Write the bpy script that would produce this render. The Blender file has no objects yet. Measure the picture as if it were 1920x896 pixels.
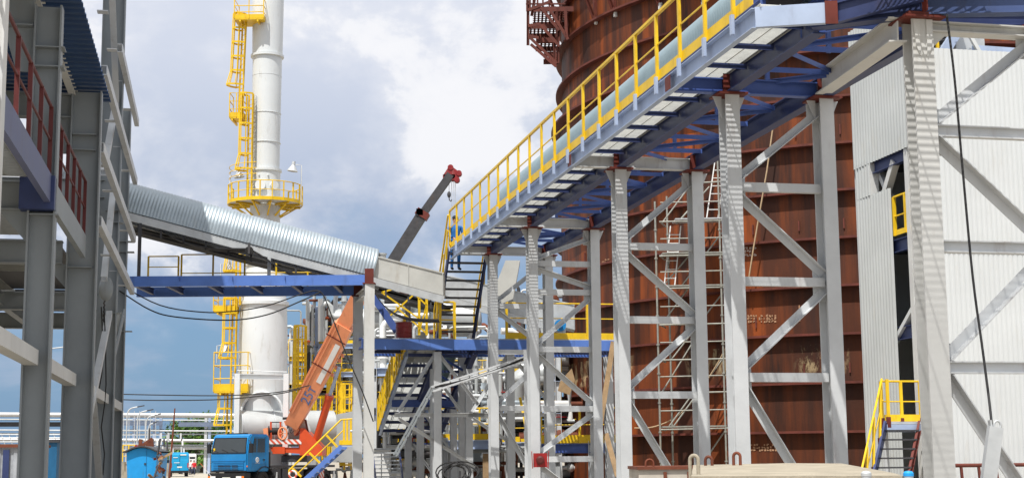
import bpy, bmesh, math, random
from mathutils import Vector, Matrix
random.seed(7)
sc = bpy.context.scene
COL = sc.collection
V = Vector
R_ = math.radians
# ------------------------------------------------------------------ camera
F = 2800.0
PITCH = math.atan(410 / F)
ROLL = 0.0092
CAM = V((0, 0, 1.7))
fw = V((0, math.cos(PITCH), math.sin(PITCH)))
r0 = V((1, 0, 0)); u0 = V((0, -math.sin(PITCH), math.cos(PITCH)))
rt = r0 * math.cos(ROLL) - u0 * math.sin(ROLL)
up = u0 * math.cos(ROLL) + r0 * math.sin(ROLL)
cd = bpy.data.cameras.new('camera'); cam = bpy.data.objects.new('camera', cd); COL.objects.link(cam)
cd.sensor_width = 36; cd.lens = F / 1920 * 36; cd.clip_end = 6000; cd.clip_start = 0.1
M = Matrix((rt, up, -fw)).transposed().to_4x4(); M.translation = CAM
cam.matrix_world = M
sc.camera = cam

def P(px, py, Y):
    d = fw * F + rt * (px - 960) + up * (448 - py)
    return CAM + d * (Y / d.y)
def G(px, Y):
    p = P(px, 860, Y); return V((p.x, Y, 0))
def zat(px, py, Y): return P(px, py, Y).z

# ------------------------------------------------------------------ mesh builder
class MB:
    def __init__(s): s.v = []; s.f = []; s.m = []; s.s = []; s.cm = 0
    def add(s, vs, fs, smooth=False):
        o = len(s.v); s.v += [V(p) for p in vs]
        for f in fs: s.f.append([i + o for i in f]); s.m.append(s.cm); s.s.append(smooth)
        return s
    def bar(s, a, b, w, h, upv=(0, 0, 1), dx=0, dz=0):
        a = V(a); b = V(b); d = (b - a)
        if d.length < 1e-6: return s
        d = d.normalized(); u = V(upv); sd = d.cross(u)
        if sd.length < 1e-3: sd = d.cross(V((0, 1, 0)))
        sd.normalize(); u = sd.cross(d).normalized()
        c = sd * dx + u * dz
        q = [sd * (-w / 2) + u * (-h / 2), sd * (w / 2) + u * (-h / 2), sd * (w / 2) + u * (h / 2), sd * (-w / 2) + u * (h / 2)]
        vs = [a + c + k for k in q] + [b + c + k for k in q]
        return s.add(vs, [(3, 2, 1, 0), (4, 5, 6, 7), (0, 1, 5, 4), (1, 2, 6, 5), (2, 3, 7, 6), (3, 0, 4, 7)])
    def ibeam(s, a, b, w, h, t=0.02, upv=(0, 0, 1)):
        s.bar(a, b, w, t, upv, 0, h / 2 - t / 2); s.bar(a, b, w, t, upv, 0, -h / 2 + t / 2)
        return s.bar(a, b, t * .7, h - 2 * t, upv)
    def chan(s, a, b, w, h, t=0.015, upv=(0, 0, 1), flip=1):
        s.bar(a, b, w, t, upv, 0, h / 2 - t / 2); s.bar(a, b, w, t, upv, 0, -h / 2 + t / 2)
        return s.bar(a, b, t, h - 2 * t, upv, flip * (w / 2 - t / 2), 0)
    def angle(s, a, b, w, t=0.012, upv=(0, 0, 1)):
        s.bar(a, b, w, t, upv, 0, w / 2 - t / 2)
        return s.bar(a, b, t, w - t, upv, w / 2 - t / 2, -t / 2)
    def box(s, c, sx, sy, sz, rz=0):
        c = V(c); ca, sa = math.cos(rz), math.sin(rz)
        X = V((ca, sa, 0)) * sx / 2; Y = V((-sa, ca, 0)) * sy / 2; Z = V((0, 0, sz / 2))
        vs = [c + X * i + Y * j + Z * k for k in (-1, 1) for j in (-1, 1) for i in (-1, 1)]
        return s.add(vs, [(0, 2, 3, 1), (4, 5, 7, 6), (0, 1, 5, 4), (2, 6, 7, 3), (0, 4, 6, 2), (1, 3, 7, 5)])
    def path(s, pts, r, n=8, caps=True):
        pts = [V(p) for p in pts]; k = len(pts); rings = []
        rr = r if isinstance(r, (list, tuple)) else [r] * k
        ref = None
        for i in range(k):
            d = (pts[min(i + 1, k - 1)] - pts[max(i - 1, 0)]).normalized()
            if ref is None:
                ref = d.cross(V((0, 0, 1)))
                if ref.length < 1e-3: ref = V((1, 0, 0))
            sd = (ref - d * ref.dot(d)).normalized(); ref = sd; u = sd.cross(d)
            rings.append([pts[i] + (sd * math.cos(2 * math.pi * j / n) + u * math.sin(2 * math.pi * j / n)) * rr[i] for j in range(n)])
        vs = [p for q in rings for p in q]
        fs = [(i * n + j, i * n + (j + 1) % n, (i + 1) * n + (j + 1) % n, (i + 1) * n + j) for i in range(k - 1) for j in range(n)]
        s.add(vs, fs, True)
        if caps: s.add(rings[0], [tuple(range(n))]); s.add(rings[-1], [tuple(range(n - 1, -1, -1))])
        return s
    def tube(s, a, b, r, n=8, r2=None): return s.path([a, b], [r, r if r2 is None else r2], n)
    def prism(s, poly, vec):
        poly = [V(p) for p in poly]; vec = V(vec); n = len(poly)
        nn = (poly[1] - poly[0]).cross(poly[2] - poly[1])
        if nn.dot(vec) > 0: poly = poly[::-1]
        return s.add(poly + [p + vec for p in poly], [tuple(range(n)), tuple(range(2 * n - 1, n - 1, -1))] + [(i, i + n, (i + 1) % n + n, (i + 1) % n) for i in range(n)])
    def quad(s, a, b, c, d): return s.add([a, b, c, d], [(0, 1, 2, 3)])
    def lathe(s, c, prof, n=32, axis=(0, 0, 1), smooth=True, a0=0, a1=2 * math.pi):
        c = V(c); ax = V(axis).normalized(); x = ax.cross(V((0, 0, 1)))
        if x.length < 1e-3: x = V((1, 0, 0))
        x.normalize(); y = ax.cross(x); full = abs(a1 - a0 - 2 * math.pi) < 1e-6; m = n if full else n + 1
        for (ra, za), (rb, zb) in zip(prof[:-1], prof[1:]):
            vs = []
            for (r, z) in ((ra, za), (rb, zb)):
                vs += [c + ax * z + (x * math.cos(a0 + (a1 - a0) * j / n) + y * math.sin(a0 + (a1 - a0) * j / n)) * r for j in range(m)]
            s.add(vs, [(j, (j + 1) % m, m + (j + 1) % m, m + j) for j in range(n)], smooth)
        return s
    def ball(s, c, r, n=10, sx=1, sy=1, sz=1):
        c = V(c); vs = []; fs = []
        for i in range(n + 1):
            t = math.pi * i / n
            for j in range(n): vs.append(c + V((math.sin(t) * math.cos(2 * math.pi * j / n) * sx, math.sin(t) * math.sin(2 * math.pi * j / n) * sy, math.cos(t) * sz)) * r)
        for i in range(n):
            for j in range(n): fs.append((i * n + j, (i + 1) * n + j, (i + 1) * n + (j + 1) % n, i * n + (j + 1) % n))
        return s.add(vs, fs, True)
    def build(s, name, mat, parent=None, loc=None):
        me = bpy.data.meshes.new(name)
        if parent is not None: o = ORG[parent.name]
        elif loc is not None: o = V(loc)
        else:
            lo = [min(p[i] for p in s.v) for i in range(3)]; hi = [max(p[i] for p in s.v) for i in range(3)]
            o = V(((lo[0] + hi[0]) / 2, (lo[1] + hi[1]) / 2, lo[2]))
        me.from_pydata([p - o for p in s.v], [], s.f)
        for m in (mat if isinstance(mat, (list, tuple)) else [mat]): me.materials.append(m)
        me.polygons.foreach_set('material_index', s.m)
        me.polygons.foreach_set('use_smooth', s.s)
        me.update()
        ob = bpy.data.objects.new(name, me); COL.objects.link(ob)
        if parent is not None: ob.parent = parent
        else: ob.location = o
        ORG[ob.name] = o.copy()
        return ob
ORG = {}
def tag(o, label=None, cat=None, group=None, kind=None):
    if label: o['label'] = label
    if cat: o['category'] = cat
    if group: o['group'] = group
    if kind: o['kind'] = kind
    return o
def thing(name, label, cat, loc=(0, 0, 0), group=None):
    e = bpy.data.objects.new(name, None); COL.objects.link(e); e.location = loc; e.empty_display_size = .3
    ORG[e.name] = V(loc)
    return tag(e, label, cat, group)
def copy_tree(o, parent=None):
    c = o.copy(); COL.objects.link(c)
    if parent is not None: c.parent = parent
    ORG[c.name] = ORG[o.name].copy()
    for ch in list(o.children): copy_tree(ch, c)
    return c
def new(): return MB()

# ------------------------------------------------------------------ materials
def srgb(r, g, b):
    f = lambda c: (c / 255 / 12.92) if c <= 10 else ((c / 255 + .055) / 1.055) ** 2.4
    return (f(r), f(g), f(b))
def mat(name, col, rough=.5, metal=0, var=.12, scale=1.5, bump=.0, bscale=30, dirt=None, damt=.25, zstretch=1.0, spec=.4):
    m = bpy.data.materials.new(name); m.use_nodes = True; nt = m.node_tree; N = nt.nodes; L = nt.links
    b = N['Principled BSDF']; b.inputs['Roughness'].default_value = rough; b.inputs['Metallic'].default_value = metal
    b.inputs['Specular IOR Level'].default_value = spec
    tc = N.new('ShaderNodeTexCoord'); mp = N.new('ShaderNodeMapping'); mp.inputs['Scale'].default_value = (1, 1, zstretch)
    L.new(tc.outputs['Object'], mp.inputs['Vector'])
    n1 = N.new('ShaderNodeTexNoise'); n1.inputs['Scale'].default_value = scale; n1.inputs['Detail'].default_value = 7; n1.inputs['Roughness'].default_value = .65
    L.new(mp.outputs[0], n1.inputs['Vector'])
    rp = N.new('ShaderNodeValToRGB'); rp.color_ramp.elements[0].position = .3; rp.color_ramp.elements[1].position = .72
    c0 = [max(0, c * (1 - var)) for c in col]; c1 = [min(1, c * (1 + var)) for c in col]
    rp.color_ramp.elements[0].color = (*c0, 1); rp.color_ramp.elements[1].color = (*c1, 1)
    L.new(n1.outputs['Fac'], rp.inputs['Fac']); out = rp.outputs['Color']
    if dirt:
        mp2 = N.new('ShaderNodeMapping'); mp2.inputs['Scale'].default_value = (1, 1, .22); L.new(tc.outputs['Object'], mp2.inputs['Vector'])
        n2 = N.new('ShaderNodeTexNoise'); n2.inputs['Scale'].default_value = 3.2; n2.inputs['Detail'].default_value = 9; n2.inputs['Roughness'].default_value = .7
        L.new(mp2.outputs[0], n2.inputs['Vector'])
        r2 = N.new('ShaderNodeValToRGB'); r2.color_ramp.elements[0].position = .56; r2.color_ramp.elements[1].position = .74
        r2.color_ramp.elements[0].color = (0, 0, 0, 1); r2.color_ramp.elements[1].color = (damt, damt, damt, 1)
        L.new(n2.outputs['Fac'], r2.inputs['Fac'])
        mx = N.new('ShaderNodeMix'); mx.data_type = 'RGBA'; L.new(r2.outputs['Color'], mx.inputs[0]); L.new(out, mx.inputs[6]); mx.inputs[7].default_value = (*dirt, 1)
        out = mx.outputs[2]
    L.new(out, b.inputs['Base Color'])
    rr = N.new('ShaderNodeMapRange'); rr.inputs[3].default_value = max(.05, rough - .1); rr.inputs[4].default_value = min(1, rough + .12)
    L.new(n1.outputs['Fac'], rr.inputs[0]); L.new(rr.outputs[0], b.inputs['Roughness'])
    if bump:
        n3 = N.new('ShaderNodeTexNoise'); n3.inputs['Scale'].default_value = bscale; n3.inputs['Detail'].default_value = 5
        L.new(tc.outputs['Object'], n3.inputs['Vector'])
        bp = N.new('ShaderNodeBump'); bp.inputs['Strength'].default_value = bump; bp.inputs['Distance'].default_value = .02
        L.new(n3.outputs['Fac'], bp.inputs['Height']); L.new(bp.outputs[0], b.inputs['Normal'])
    return m
RU = (.14, .055, .025)
m_steel = mat('grey_steel_paint', (.56, .58, .595), .5, 0, .13, .8, .06, 25, RU, .42)
m_steel2 = mat('pale_steel_paint', (.60, .605, .59), .5, 0, .1, .8, .05, 25, (.3, .24, .16), .35)
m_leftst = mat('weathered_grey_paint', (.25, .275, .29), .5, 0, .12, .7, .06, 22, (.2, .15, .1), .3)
m_blue = mat('blue_paint', (.066, .118, .36), .42, 0, .18, 1.2, .04, 20, (.06, .07, .12), .5)
m_blueb = mat('bright_blue_paint_beam', (.10, .20, .55), .42, 0, .16, 1.2, .04, 20, (.06, .08, .16), .5)
m_navy = mat('dark_blue_paint', (.03, .045, .13), .45, 0, .2, 1.2, .04, 20, (.08, .05, .04), .4)
m_pblue = mat('pale_blue_paint', (.38, .46, .62), .45, 0, .12, 1.5, .03, 20, (.15, .1, .1), .25)
m_yel = mat('yellow_paint', (.77, .50, .012), .45, 0, .16, 2, .05, 30, (.26, .11, .02), .6)
m_red = mat('red_primer', (.13, .022, .014), .6, 0, .25, 3, .08, 30)
m_redrail = mat('red_rail_paint', (.10, .015, .013), .5, 0, .2, 3, .05, 30)
m_galv = mat('galvanised_steel', (.40, .46, .50), .48, .7, .14, 2.2, .03, 15, (.35, .36, .36), .5)
m_galvm = mat('galvanised_matt', (.52, .54, .55), .5, .3, .15, 2.5, .05, 25, (.25, .2, .15), .35)
m_grate = mat('grating_steel', (.45, .46, .44), .5, .15, .12, 5, .0)
m_cover = mat('blue_grey_cover', (.27, .36, .40), .4, .35, .1, 2, .02, 20)
m_concrete = mat('concrete', (.34, .30, .23), .9, 0, .22, 2.5, .35, 28, (.12, .1, .08), .6)
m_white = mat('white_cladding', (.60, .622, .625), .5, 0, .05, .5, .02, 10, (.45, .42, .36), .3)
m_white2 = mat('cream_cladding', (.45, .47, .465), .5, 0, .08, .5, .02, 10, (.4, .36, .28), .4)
m_stack = mat('white_stack_paint', (.66, .69, .70), .42, 0, .06, .35, .02, 6, (.36, .33, .28), .5)
m_dark = mat('dark_rubber', (.018, .018, .019), .7, 0, .3, 4, .1, 30, (.10, .09, .08), .4)
m_darkst = mat('dark_steel', (.05, .05, .055), .6, 0, .3, 3, .05, 30, (.12, .07, .04), .5)
m_orange = mat('orange_crane_paint', (.78, .29, .14), .4, 0, .1, 1.5, .03, 20, (.25, .07, .03), .4)
m_orange2 = mat('red_orange_paint', (.60, .075, .018), .4, 0, .12, 1.5, .03, 20, (.16, .04, .02), .4)
m_cab = mat('cab_blue_paint', (.012, .20, .48), .35, 0, .12, 1.5, .02, 20, (.10, .13, .15), .45)
m_vanb = mat('van_blue_paint', (.015, .30, .56), .3, 0, .06, 1.5)
m_hut = mat('bright_blue_paint', (.012, .30, .70), .5, 0, .1, 2, .05, 20, (.10, .12, .10), .7)
m_glass = mat('dark_glass', (.02, .028, .032), .06, 0, .2, 1.0, spec=.9)
m_whitep = mat('white_paint', (.74, .74, .72), .45, 0, .06, 2)
m_black = mat('black_plastic', (.012, .012, .013), .5, 0, .2, 4)
m_rustplain = mat('rusty_steel', (.15, .042, .02), .75, 0, .35, 2.5, .2, 20, (.30, .11, .04), .6)
m_rustd = mat('dark_red_oxide', (.12, .028, .018), .7, 0, .35, 2.5, .2, 20, (.22, .07, .03), .5)
m_pipe = mat('grey_pipe_paint', (.45, .47, .47), .4, .2, .1, 1.0, .03, 10, (.25, .2, .16), .3)
m_pipew = mat('bright_pipe_cladding', (.50, .50, .50), .35, .3, .06, 1.0, .03, 10)
m_skin = mat('skin', (.45, .25, .17), .6, 0, .08, 6)
m_wood = mat('weathered_board', (.36, .24, .13), .8, 0, .25, 4, .15, 30, (.12, .07, .04), .5)
m_rope = mat('rope', (.50, .36, .22), .9, 0, .2, 10)
m_hel = mat('orange_helmet', (.75, .12, .02), .35, 0, .05, 5)
m_clothd = mat('dark_workwear', (.022, .027, .04), .9, 0, .3, 8, .1, 60)
m_clothg = mat('grey_workwear', (.10, .11, .10), .9, 0, .25, 8, .1, 60)
m_clothb = mat('blue_workwear', (.02, .14, .42), .85, 0, .25, 8, .1, 60)
m_clothr = mat('red_jacket_cloth', (.62, .02, .03), .85, 0, .15, 8, .1, 60)
m_clothw = mat('white_shirt_cloth', (.70, .70, .70), .85, 0, .1, 8, .1, 60)
m_jean = mat('dark_trousers', (.04, .05, .09), .9, 0, .2, 8, .1, 60)
m_bark = mat('bark', (.09, .065, .045), .9, 0, .3, 5, .3, 20)
m_leafa = mat('leaf_light', (.10, .20, .025), .6, 0, .25, 3)
m_leafb = mat('leaf_dark', (.045, .11, .018), .6, 0, .3, 3)
m_redlamp = mat('red_box_paint', (.34, .02, .02), .4, 0, .2, 4)
m_plate = mat('number_plate', (.75, .74, .66), .5, 0, .05, 5)
m_lamporange = mat('orange_lens', (.85, .20, .01), .25, 0, .1, 5)
m_lampwhite = mat('headlight_glass', (.80, .80, .78), .12, 0, .05, 5, spec=.8)
m_drumred = mat('drum_red_paint', (.24, .02, .022), .4, 0, .2, 2.5, .03, 20, (.45, .35, .3), .3)

PLZ = (P(1600, 440, 50.0).z, 93 / 2829 * 50)
def rust_mat():
    m = bpy.data.materials.new('rusted_tank_plate'); m.use_nodes = True; nt = m.node_tree; N = nt.nodes; L = nt.links
    b = N['Principled BSDF']; b.inputs['Specular IOR Level'].default_value = .35
    tc = N.new('ShaderNodeTexCoord')
    def noise(scale, stretch, det=8, ro=.65):
        mp = N.new('ShaderNodeMapping'); mp.inputs['Scale'].default_value = stretch; L.new(tc.outputs['Object'], mp.inputs['Vector'])
        n = N.new('ShaderNodeTexNoise'); n.inputs['Scale'].default_value = scale; n.inputs['Detail'].default_value = det; n.inputs['Roughness'].default_value = ro
        L.new(mp.outputs[0], n.inputs['Vector']); return n.outputs['Fac']
    def ramp(f, p0, p1, c0, c1):
        r = N.new('ShaderNodeValToRGB'); r.color_ramp.elements[0].position = p0; r.color_ramp.elements[1].position = p1
        r.color_ramp.elements[0].color = (*c0, 1); r.color_ramp.elements[1].color = (*c1, 1); L.new(f, r.inputs['Fac']); return r.outputs['Color']
    def mix(f, a, c):
        x = N.new('ShaderNodeMix'); x.data_type = 'RGBA'
        L.new(f, x.inputs[0])
        for k, q in ((6, a), (7, c)):
            if isinstance(q, tuple): x.inputs[k].default_value = (*q, 1)
            else: L.new(q, x.inputs[k])
        return x.outputs[2]
    base = ramp(noise(.35, (1, 1, .8)), .3, .7, (.034, .0105, .005), (.074, .0205, .008))
    streak = ramp(noise(1.5, (1, 1, .09), 10), .42, .64, (0, 0, 0), (.95, .95, .95))
    big = ramp(noise(.16, (1, 1, .5), 3), .32, .56, (.06, .06, .06), (1, 1, 1))
    mul = N.new('ShaderNodeMix'); mul.data_type = 'RGBA'; mul.blend_type = 'MULTIPLY'; mul.inputs[0].default_value = 1
    L.new(streak, mul.inputs[6]); L.new(big, mul.inputs[7])
    c = mix(mul.outputs[2], base, (.29, .062, .007))
    dk = ramp(noise(2.2, (1, 1, .05), 10), .54, .72, (0, 0, 0), (.7, .7, .7))
    c = mix(dk, c, (.022, .011, .011))
    # pale peeled patches in one band of height
    sp = N.new('ShaderNodeSeparateXYZ'); L.new(tc.outputs['Object'], sp.inputs[0])
    def band(z0, z1, z2):
        a = N.new('ShaderNodeMapRange'); a.inputs[1].default_value = z0; a.inputs[2].default_value = z1; L.new(sp.outputs['Z'], a.inputs[0])
        d = N.new('ShaderNodeMath'); d.operation = 'LESS_THAN'; d.inputs[1].default_value = z2; L.new(sp.outputs['Z'], d.inputs[0])
        e = N.new('ShaderNodeMath'); e.operation = 'MULTIPLY'; L.new(a.outputs[0], e.inputs[0]); L.new(d.outputs[0], e.inputs[1]); return e.outputs[0]
    pn = ramp(noise(2.6, (1, 1, .38), 10, .75), .49, .57, (0, 0, 0), (1, 1, 1))
    pl = ramp(noise(.33, (1, 1, .2), 2), .46, .54, (0, 0, 0), (1, 1, 1))
    x1 = N.new('ShaderNodeMix'); x1.data_type = 'RGBA'; x1.blend_type = 'MULTIPLY'; x1.inputs[0].default_value = 1; L.new(pn, x1.inputs[6]); L.new(pl, x1.inputs[7])
    bd = band(4.35, 4.6, 5.45)
    x2 = N.new('ShaderNodeMath'); x2.operation = 'MULTIPLY'; L.new(x1.outputs[2], x2.inputs[0]); L.new(bd, x2.inputs[1])
    c = mix(x2.outputs[0], c, (.48, .36, .20))
    def mth(op, a, q=None):
        n = N.new('ShaderNodeMath'); n.operation = op
        for k, v in enumerate((a, q)):
            if v is None: continue
            if isinstance(v, (int, float)): n.inputs[k].default_value = v
            else: L.new(v, n.inputs[k])
        return n.outputs[0]
    row = mth('FLOOR', mth('DIVIDE', mth('ADD', sp.outputs['Z'], 20 * PLZ[1] - PLZ[0]), PLZ[1]))
    ang = mth('ARCTAN2', sp.outputs['Y'], sp.outputs['X'])
    plate = mth('FLOOR', mth('ADD', mth('MULTIPLY', ang, 2.7), mth('MULTIPLY', row, .37)))
    cx = N.new('ShaderNodeCombineXYZ'); L.new(plate, cx.inputs[0]); L.new(row, cx.inputs[1])
    wn = N.new('ShaderNodeTexWhiteNoise'); wn.noise_dimensions = '2D'; L.new(cx.outputs[0], wn.inputs['Vector'])
    pr = N.new('ShaderNodeMapRange'); pr.inputs[3].default_value = .66; pr.inputs[4].default_value = 1.25; L.new(wn.outputs['Value'], pr.inputs[0])
    hs = N.new('ShaderNodeMix'); hs.data_type = 'RGBA'; hs.blend_type = 'MULTIPLY'; hs.inputs[0].default_value = 1; L.new(c, hs.inputs[6]); L.new(pr.outputs[0], hs.inputs[7]); c = hs.outputs[2]
    L.new(c, b.inputs['Base Color'])
    rr = N.new('ShaderNodeMapRange'); rr.inputs[3].default_value = .5; rr.inputs[4].default_value = .85; L.new(noise(1.2, (1, 1, 1)), rr.inputs[0]); L.new(rr.outputs[0], b.inputs['Roughness'])
    bp = N.new('ShaderNodeBump'); bp.inputs['Strength'].default_value = .25; bp.inputs['Distance'].default_value = .05
    L.new(noise(.9, (1, 1, 1), 6), bp.inputs['Height']); L.new(bp.outputs[0], b.inputs['Normal'])
    return m
m_tank = rust_mat()
def stripe_mat():
    m = bpy.data.materials.new('hazard_stripe_paint'); m.use_nodes = True; nt = m.node_tree; N = nt.nodes; L = nt.links
    b = N['Principled BSDF']; tc = N.new('ShaderNodeTexCoord'); sp = N.new('ShaderNodeSeparateXYZ'); L.new(tc.outputs['Object'], sp.inputs[0])
    a = N.new('ShaderNodeMath'); a.operation = 'MULTIPLY_ADD'; a.inputs[1].default_value = 1.0; L.new(sp.outputs['X'], a.inputs[0])
    q = N.new('ShaderNodeMath'); q.operation = 'ADD'; L.new(sp.outputs['Z'], q.inputs[0]); L.new(sp.outputs['Y'], q.inputs[1]); L.new(q.outputs[0], a.inputs[2])
    w = N.new('ShaderNodeMath'); w.operation = 'MULTIPLY'; w.inputs[1].default_value = 3.0; L.new(a.outputs[0], w.inputs[0])
    f = N.new('ShaderNodeMath'); f.operation = 'FRACT'; L.new(w.outputs[0], f.inputs[0])
    g = N.new('ShaderNodeMath'); g.operation = 'GREATER_THAN'; g.inputs[1].default_value = .5; L.new(f.outputs[0], g.inputs[0])
    mx = N.new('ShaderNodeMix'); mx.data_type = 'RGBA'; L.new(g.outputs[0], mx.inputs[0]); mx.inputs[6].default_value = (.74, .72, .70, 1); mx.inputs[7].default_value = (.6, .09, .04, 1)
    L.new(mx.outputs[2], b.inputs['Base Color']); b.inputs['Roughness'].default_value = .5
    return m
m_stripe = stripe_mat()

# ------------------------------------------------------------------ light and sky
SAZ, SEL = R_(20.5), R_(63)
tosun = V((-math.sin(SAZ) * math.cos(SEL), -math.cos(SAZ) * math.cos(SEL), math.sin(SEL)))
sd = bpy.data.lights.new('sun', 'SUN'); sd.energy = 4.4; sd.angle = R_(.5); sd.color = (1, .965, .91)
so = bpy.data.objects.new('sun', sd); COL.objects.link(so); so.location = (0, 0, 60)
so.rotation_euler = (-tosun).to_track_quat('-Z', 'Y').to_euler()
w = bpy.data.worlds.new('World'); sc.world = w; w.use_nodes = True
nt = w.node_tree; N = nt.nodes; L = nt.links
bg = N['Background']; bg.inputs['Strength'].default_value = .1
sky = N.new('ShaderNodeTexSky'); sky.sky_type = 'NISHITA'; sky.sun_disc = False; sky.sun_elevation = SEL
sky.sun_rotation = math.atan2(tosun.x, tosun.y); sky.altitude = 100; sky.air_density = 1.0; sky.dust_density = 1.2; sky.ozone_density = 1.6
tc = N.new('ShaderNodeTexCoord')
def wnoise(scale, stretch, det, ro, off=(0, 0, 0), dist=0):
    mp = N.new('ShaderNodeMapping'); mp.inputs['Scale'].default_value = stretch; mp.inputs['Location'].default_value = off
    L.new(tc.outputs['Generated'], mp.inputs['Vector'])
    n = N.new('ShaderNodeTexNoise'); n.inputs['Scale'].default_value = scale; n.inputs['Detail'].default_value = det; n.inputs['Roughness'].default_value = ro
    n.inputs['Distortion'].default_value = dist
    L.new(mp.outputs[0], n.inputs['Vector']); return n.outputs['Fac']
def wm(op, a, b=None, c=None):
    n = N.new('ShaderNodeMath'); n.operation = op
    for k, q in enumerate((a, b, c)):
        if q is None: continue
        if isinstance(q, (int, float)): n.inputs[k].default_value = q
        else: L.new(q, n.inputs[k])
    return n.outputs[0]
def wr(f, a, b, lo=0., hi=1., interp='SMOOTHSTEP'):
    n = N.new('ShaderNodeMapRange'); n.interpolation_type = interp; n.inputs[1].default_value = a; n.inputs[2].default_value = b; n.inputs[3].default_value = lo; n.inputs[4].default_value = hi
    L.new(f, n.inputs[0]); return n.outputs[0]
def wmix(f, a, b):
    x = N.new('ShaderNodeMix'); x.data_type = 'RGBA'; L.new(f, x.inputs[0])
    for k, q in ((6, a), (7, b)):
        if isinstance(q, tuple): x.inputs[k].default_value = (*q, 1)
        else: L.new(q, x.inputs[k])
    return x.outputs[2]
sep = N.new('ShaderNodeSeparateXYZ'); L.new(tc.outputs['Generated'], sep.inputs[0]); el = sep.outputs['Z']
nA = wnoise(6.5, (1, 1, 1.5), 12, .56, (3.1, .7, 2.2), .15)
nB = wnoise(2.4, (1, 1, 2.2), 4, .5, (8.3, 1.4, .4))
nC = wnoise(15., (1, 1, 1.3), 12, .60, (1.3, 5.4, .9), .25)
cover = wm('ADD', wm('MULTIPLY', el, 2.0), wm('ADD', wm('MULTIPLY', nA, .50), wm('MULTIPLY', nB, .5)))
mask = wr(cover, .60, .80)
puff = wm('ADD', wm('MULTIPLY', nC, .42), wm('ADD', wm('MULTIPLY', nA, .95), wm('MULTIPLY', el, .55)))
l1 = wr(puff, .68, .94)                 # broad brightening
l2 = wr(puff, .81, .88)                 # crisper lit edges of the heaps
lt = wm('ADD', wm('MULTIPLY', l1, .55), wm('MULTIPLY', l2, .34))
CS = 10.
shade = wmix(wr(el, .08, .30), tuple(c * CS for c in (.27, .35, .50)), tuple(c * CS for c in (.56, .60, .70)))
lit = tuple(c * CS for c in (.80, .80, .82))
cl = wmix(lt, shade, lit)
nD = wnoise(8., (1, 1, 3.2), 10, .58, (5.3, 2.4, 3.9), .2)
low = wr(nD, .48, .66, 0, .6)
skyb = wmix(wr(el, -.05, .3, .8, .45), sky.outputs[0], tuple(c * CS for c in (.11, .25, .46)))
skyl = wmix(low, skyb, tuple(c * CS for c in (.34, .41, .53)))
L.new(wmix(mask, skyl, cl), bg.inputs['Color'])
sc.view_settings.view_transform = 'Standard'; sc.view_settings.look = 'None'; sc.view_settings.gamma = 1; sc.view_settings.exposure = .28
try: sc.view_settings.use_curve_mapping = False
except Exception: pass
sc.cycles.max_bounces = 6; sc.cycles.diffuse_bounces = 3; sc.cycles.glossy_bounces = 3; sc.cycles.transparent_max_bounces = 6
sc.cycles.use_denoising = True

# ------------------------------------------------------------------ shared builders
def railing(parent, pts, h=1.1, step=1.2, mat_=None, toe=.0, mids=(.55,), pw=.05, base=0.0, mbase=None, name='railing', skip_posts=(), toemat=None, rad=.022, square=False):
    """rails as one part, every post a sub-part; pts: base polyline"""
    mat_ = mat_ or m_yel
    pts = [V(p) for p in pts]; b = MB()
    for hh, rr in [(h, rad)] + [(m, rad * .75) for m in mids]:
        q = [p + V((0, 0, hh)) for p in pts]
        if square:
            for a, c in zip(q[:-1], q[1:]): b.bar(a, c, rr * 2.4, rr * 2.2)
        else: b.path(q, rr, 6)
    ro = b.build(name, mat_, parent)
    done = []
    for a, c in zip(pts[:-1], pts[1:]):
        n = max(1, round((c - a).length / step))
        for i in range(n + 1):
            p = a.lerp(c, i / n)
            if any((p - q).length < .05 for q in done): continue
            done.append(p)
            d = (c - a); d.z = 0; d = d.normalized() if d.length > 1e-4 else V((1, 0, 0))
            pm = MB().bar(p + V((0, 0, -base)), p + V((0, 0, h)), pw, pw * .8, d)
            pm.build('post', mat_, ro)
    if toe:
        t = MB()
        for a, c in zip(pts[:-1], pts[1:]): t.bar(a + V((0, 0, toe / 2 + .01)), c + V((0, 0, toe / 2 + .01)), .012, toe)
        t.build('toe_board', toemat or mat_, ro)
    return ro
def grating(b, a, c, side, width, pitch=.075, strand=.055, tilt=50, thick=.006, lat=True, lp=.26):
    """tilted strands across a walkway running a->c; side = unit vector across"""
    a = V(a); c = V(c); d = (c - a); Lg = d.length; d.normalize(); side = V(side).normalized(); u = side.cross(d)
    if u.z < 0: u = -u
    n = int(Lg / pitch); t = R_(tilt)
    dv = (d * math.cos(t) + u * math.sin(t))
    for i in range(n):
        p = a + d * (i + .5) * pitch
        e = dv * strand / 2; nn = dv.cross(side) * thick / 2
        q0, q1 = p, p + side * width
        vs = [q0 - e - nn, q0 + e - nn, q0 + e + nn, q0 - e + nn, q1 - e - nn, q1 + e - nn, q1 + e + nn, q1 - e + nn]
        b.add(vs, [(3, 2, 1, 0), (4, 5, 6, 7), (0, 1, 5, 4), (1, 2, 6, 5), (2, 3, 7, 6), (3, 0, 4, 7)])
    if lat:
        m = max(2, int(width / lp))
        for j in range(m + 1):
            o = side * (width * j / m)
            b.bar(a + o, c + o, .012, .03, u)
    return b
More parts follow.
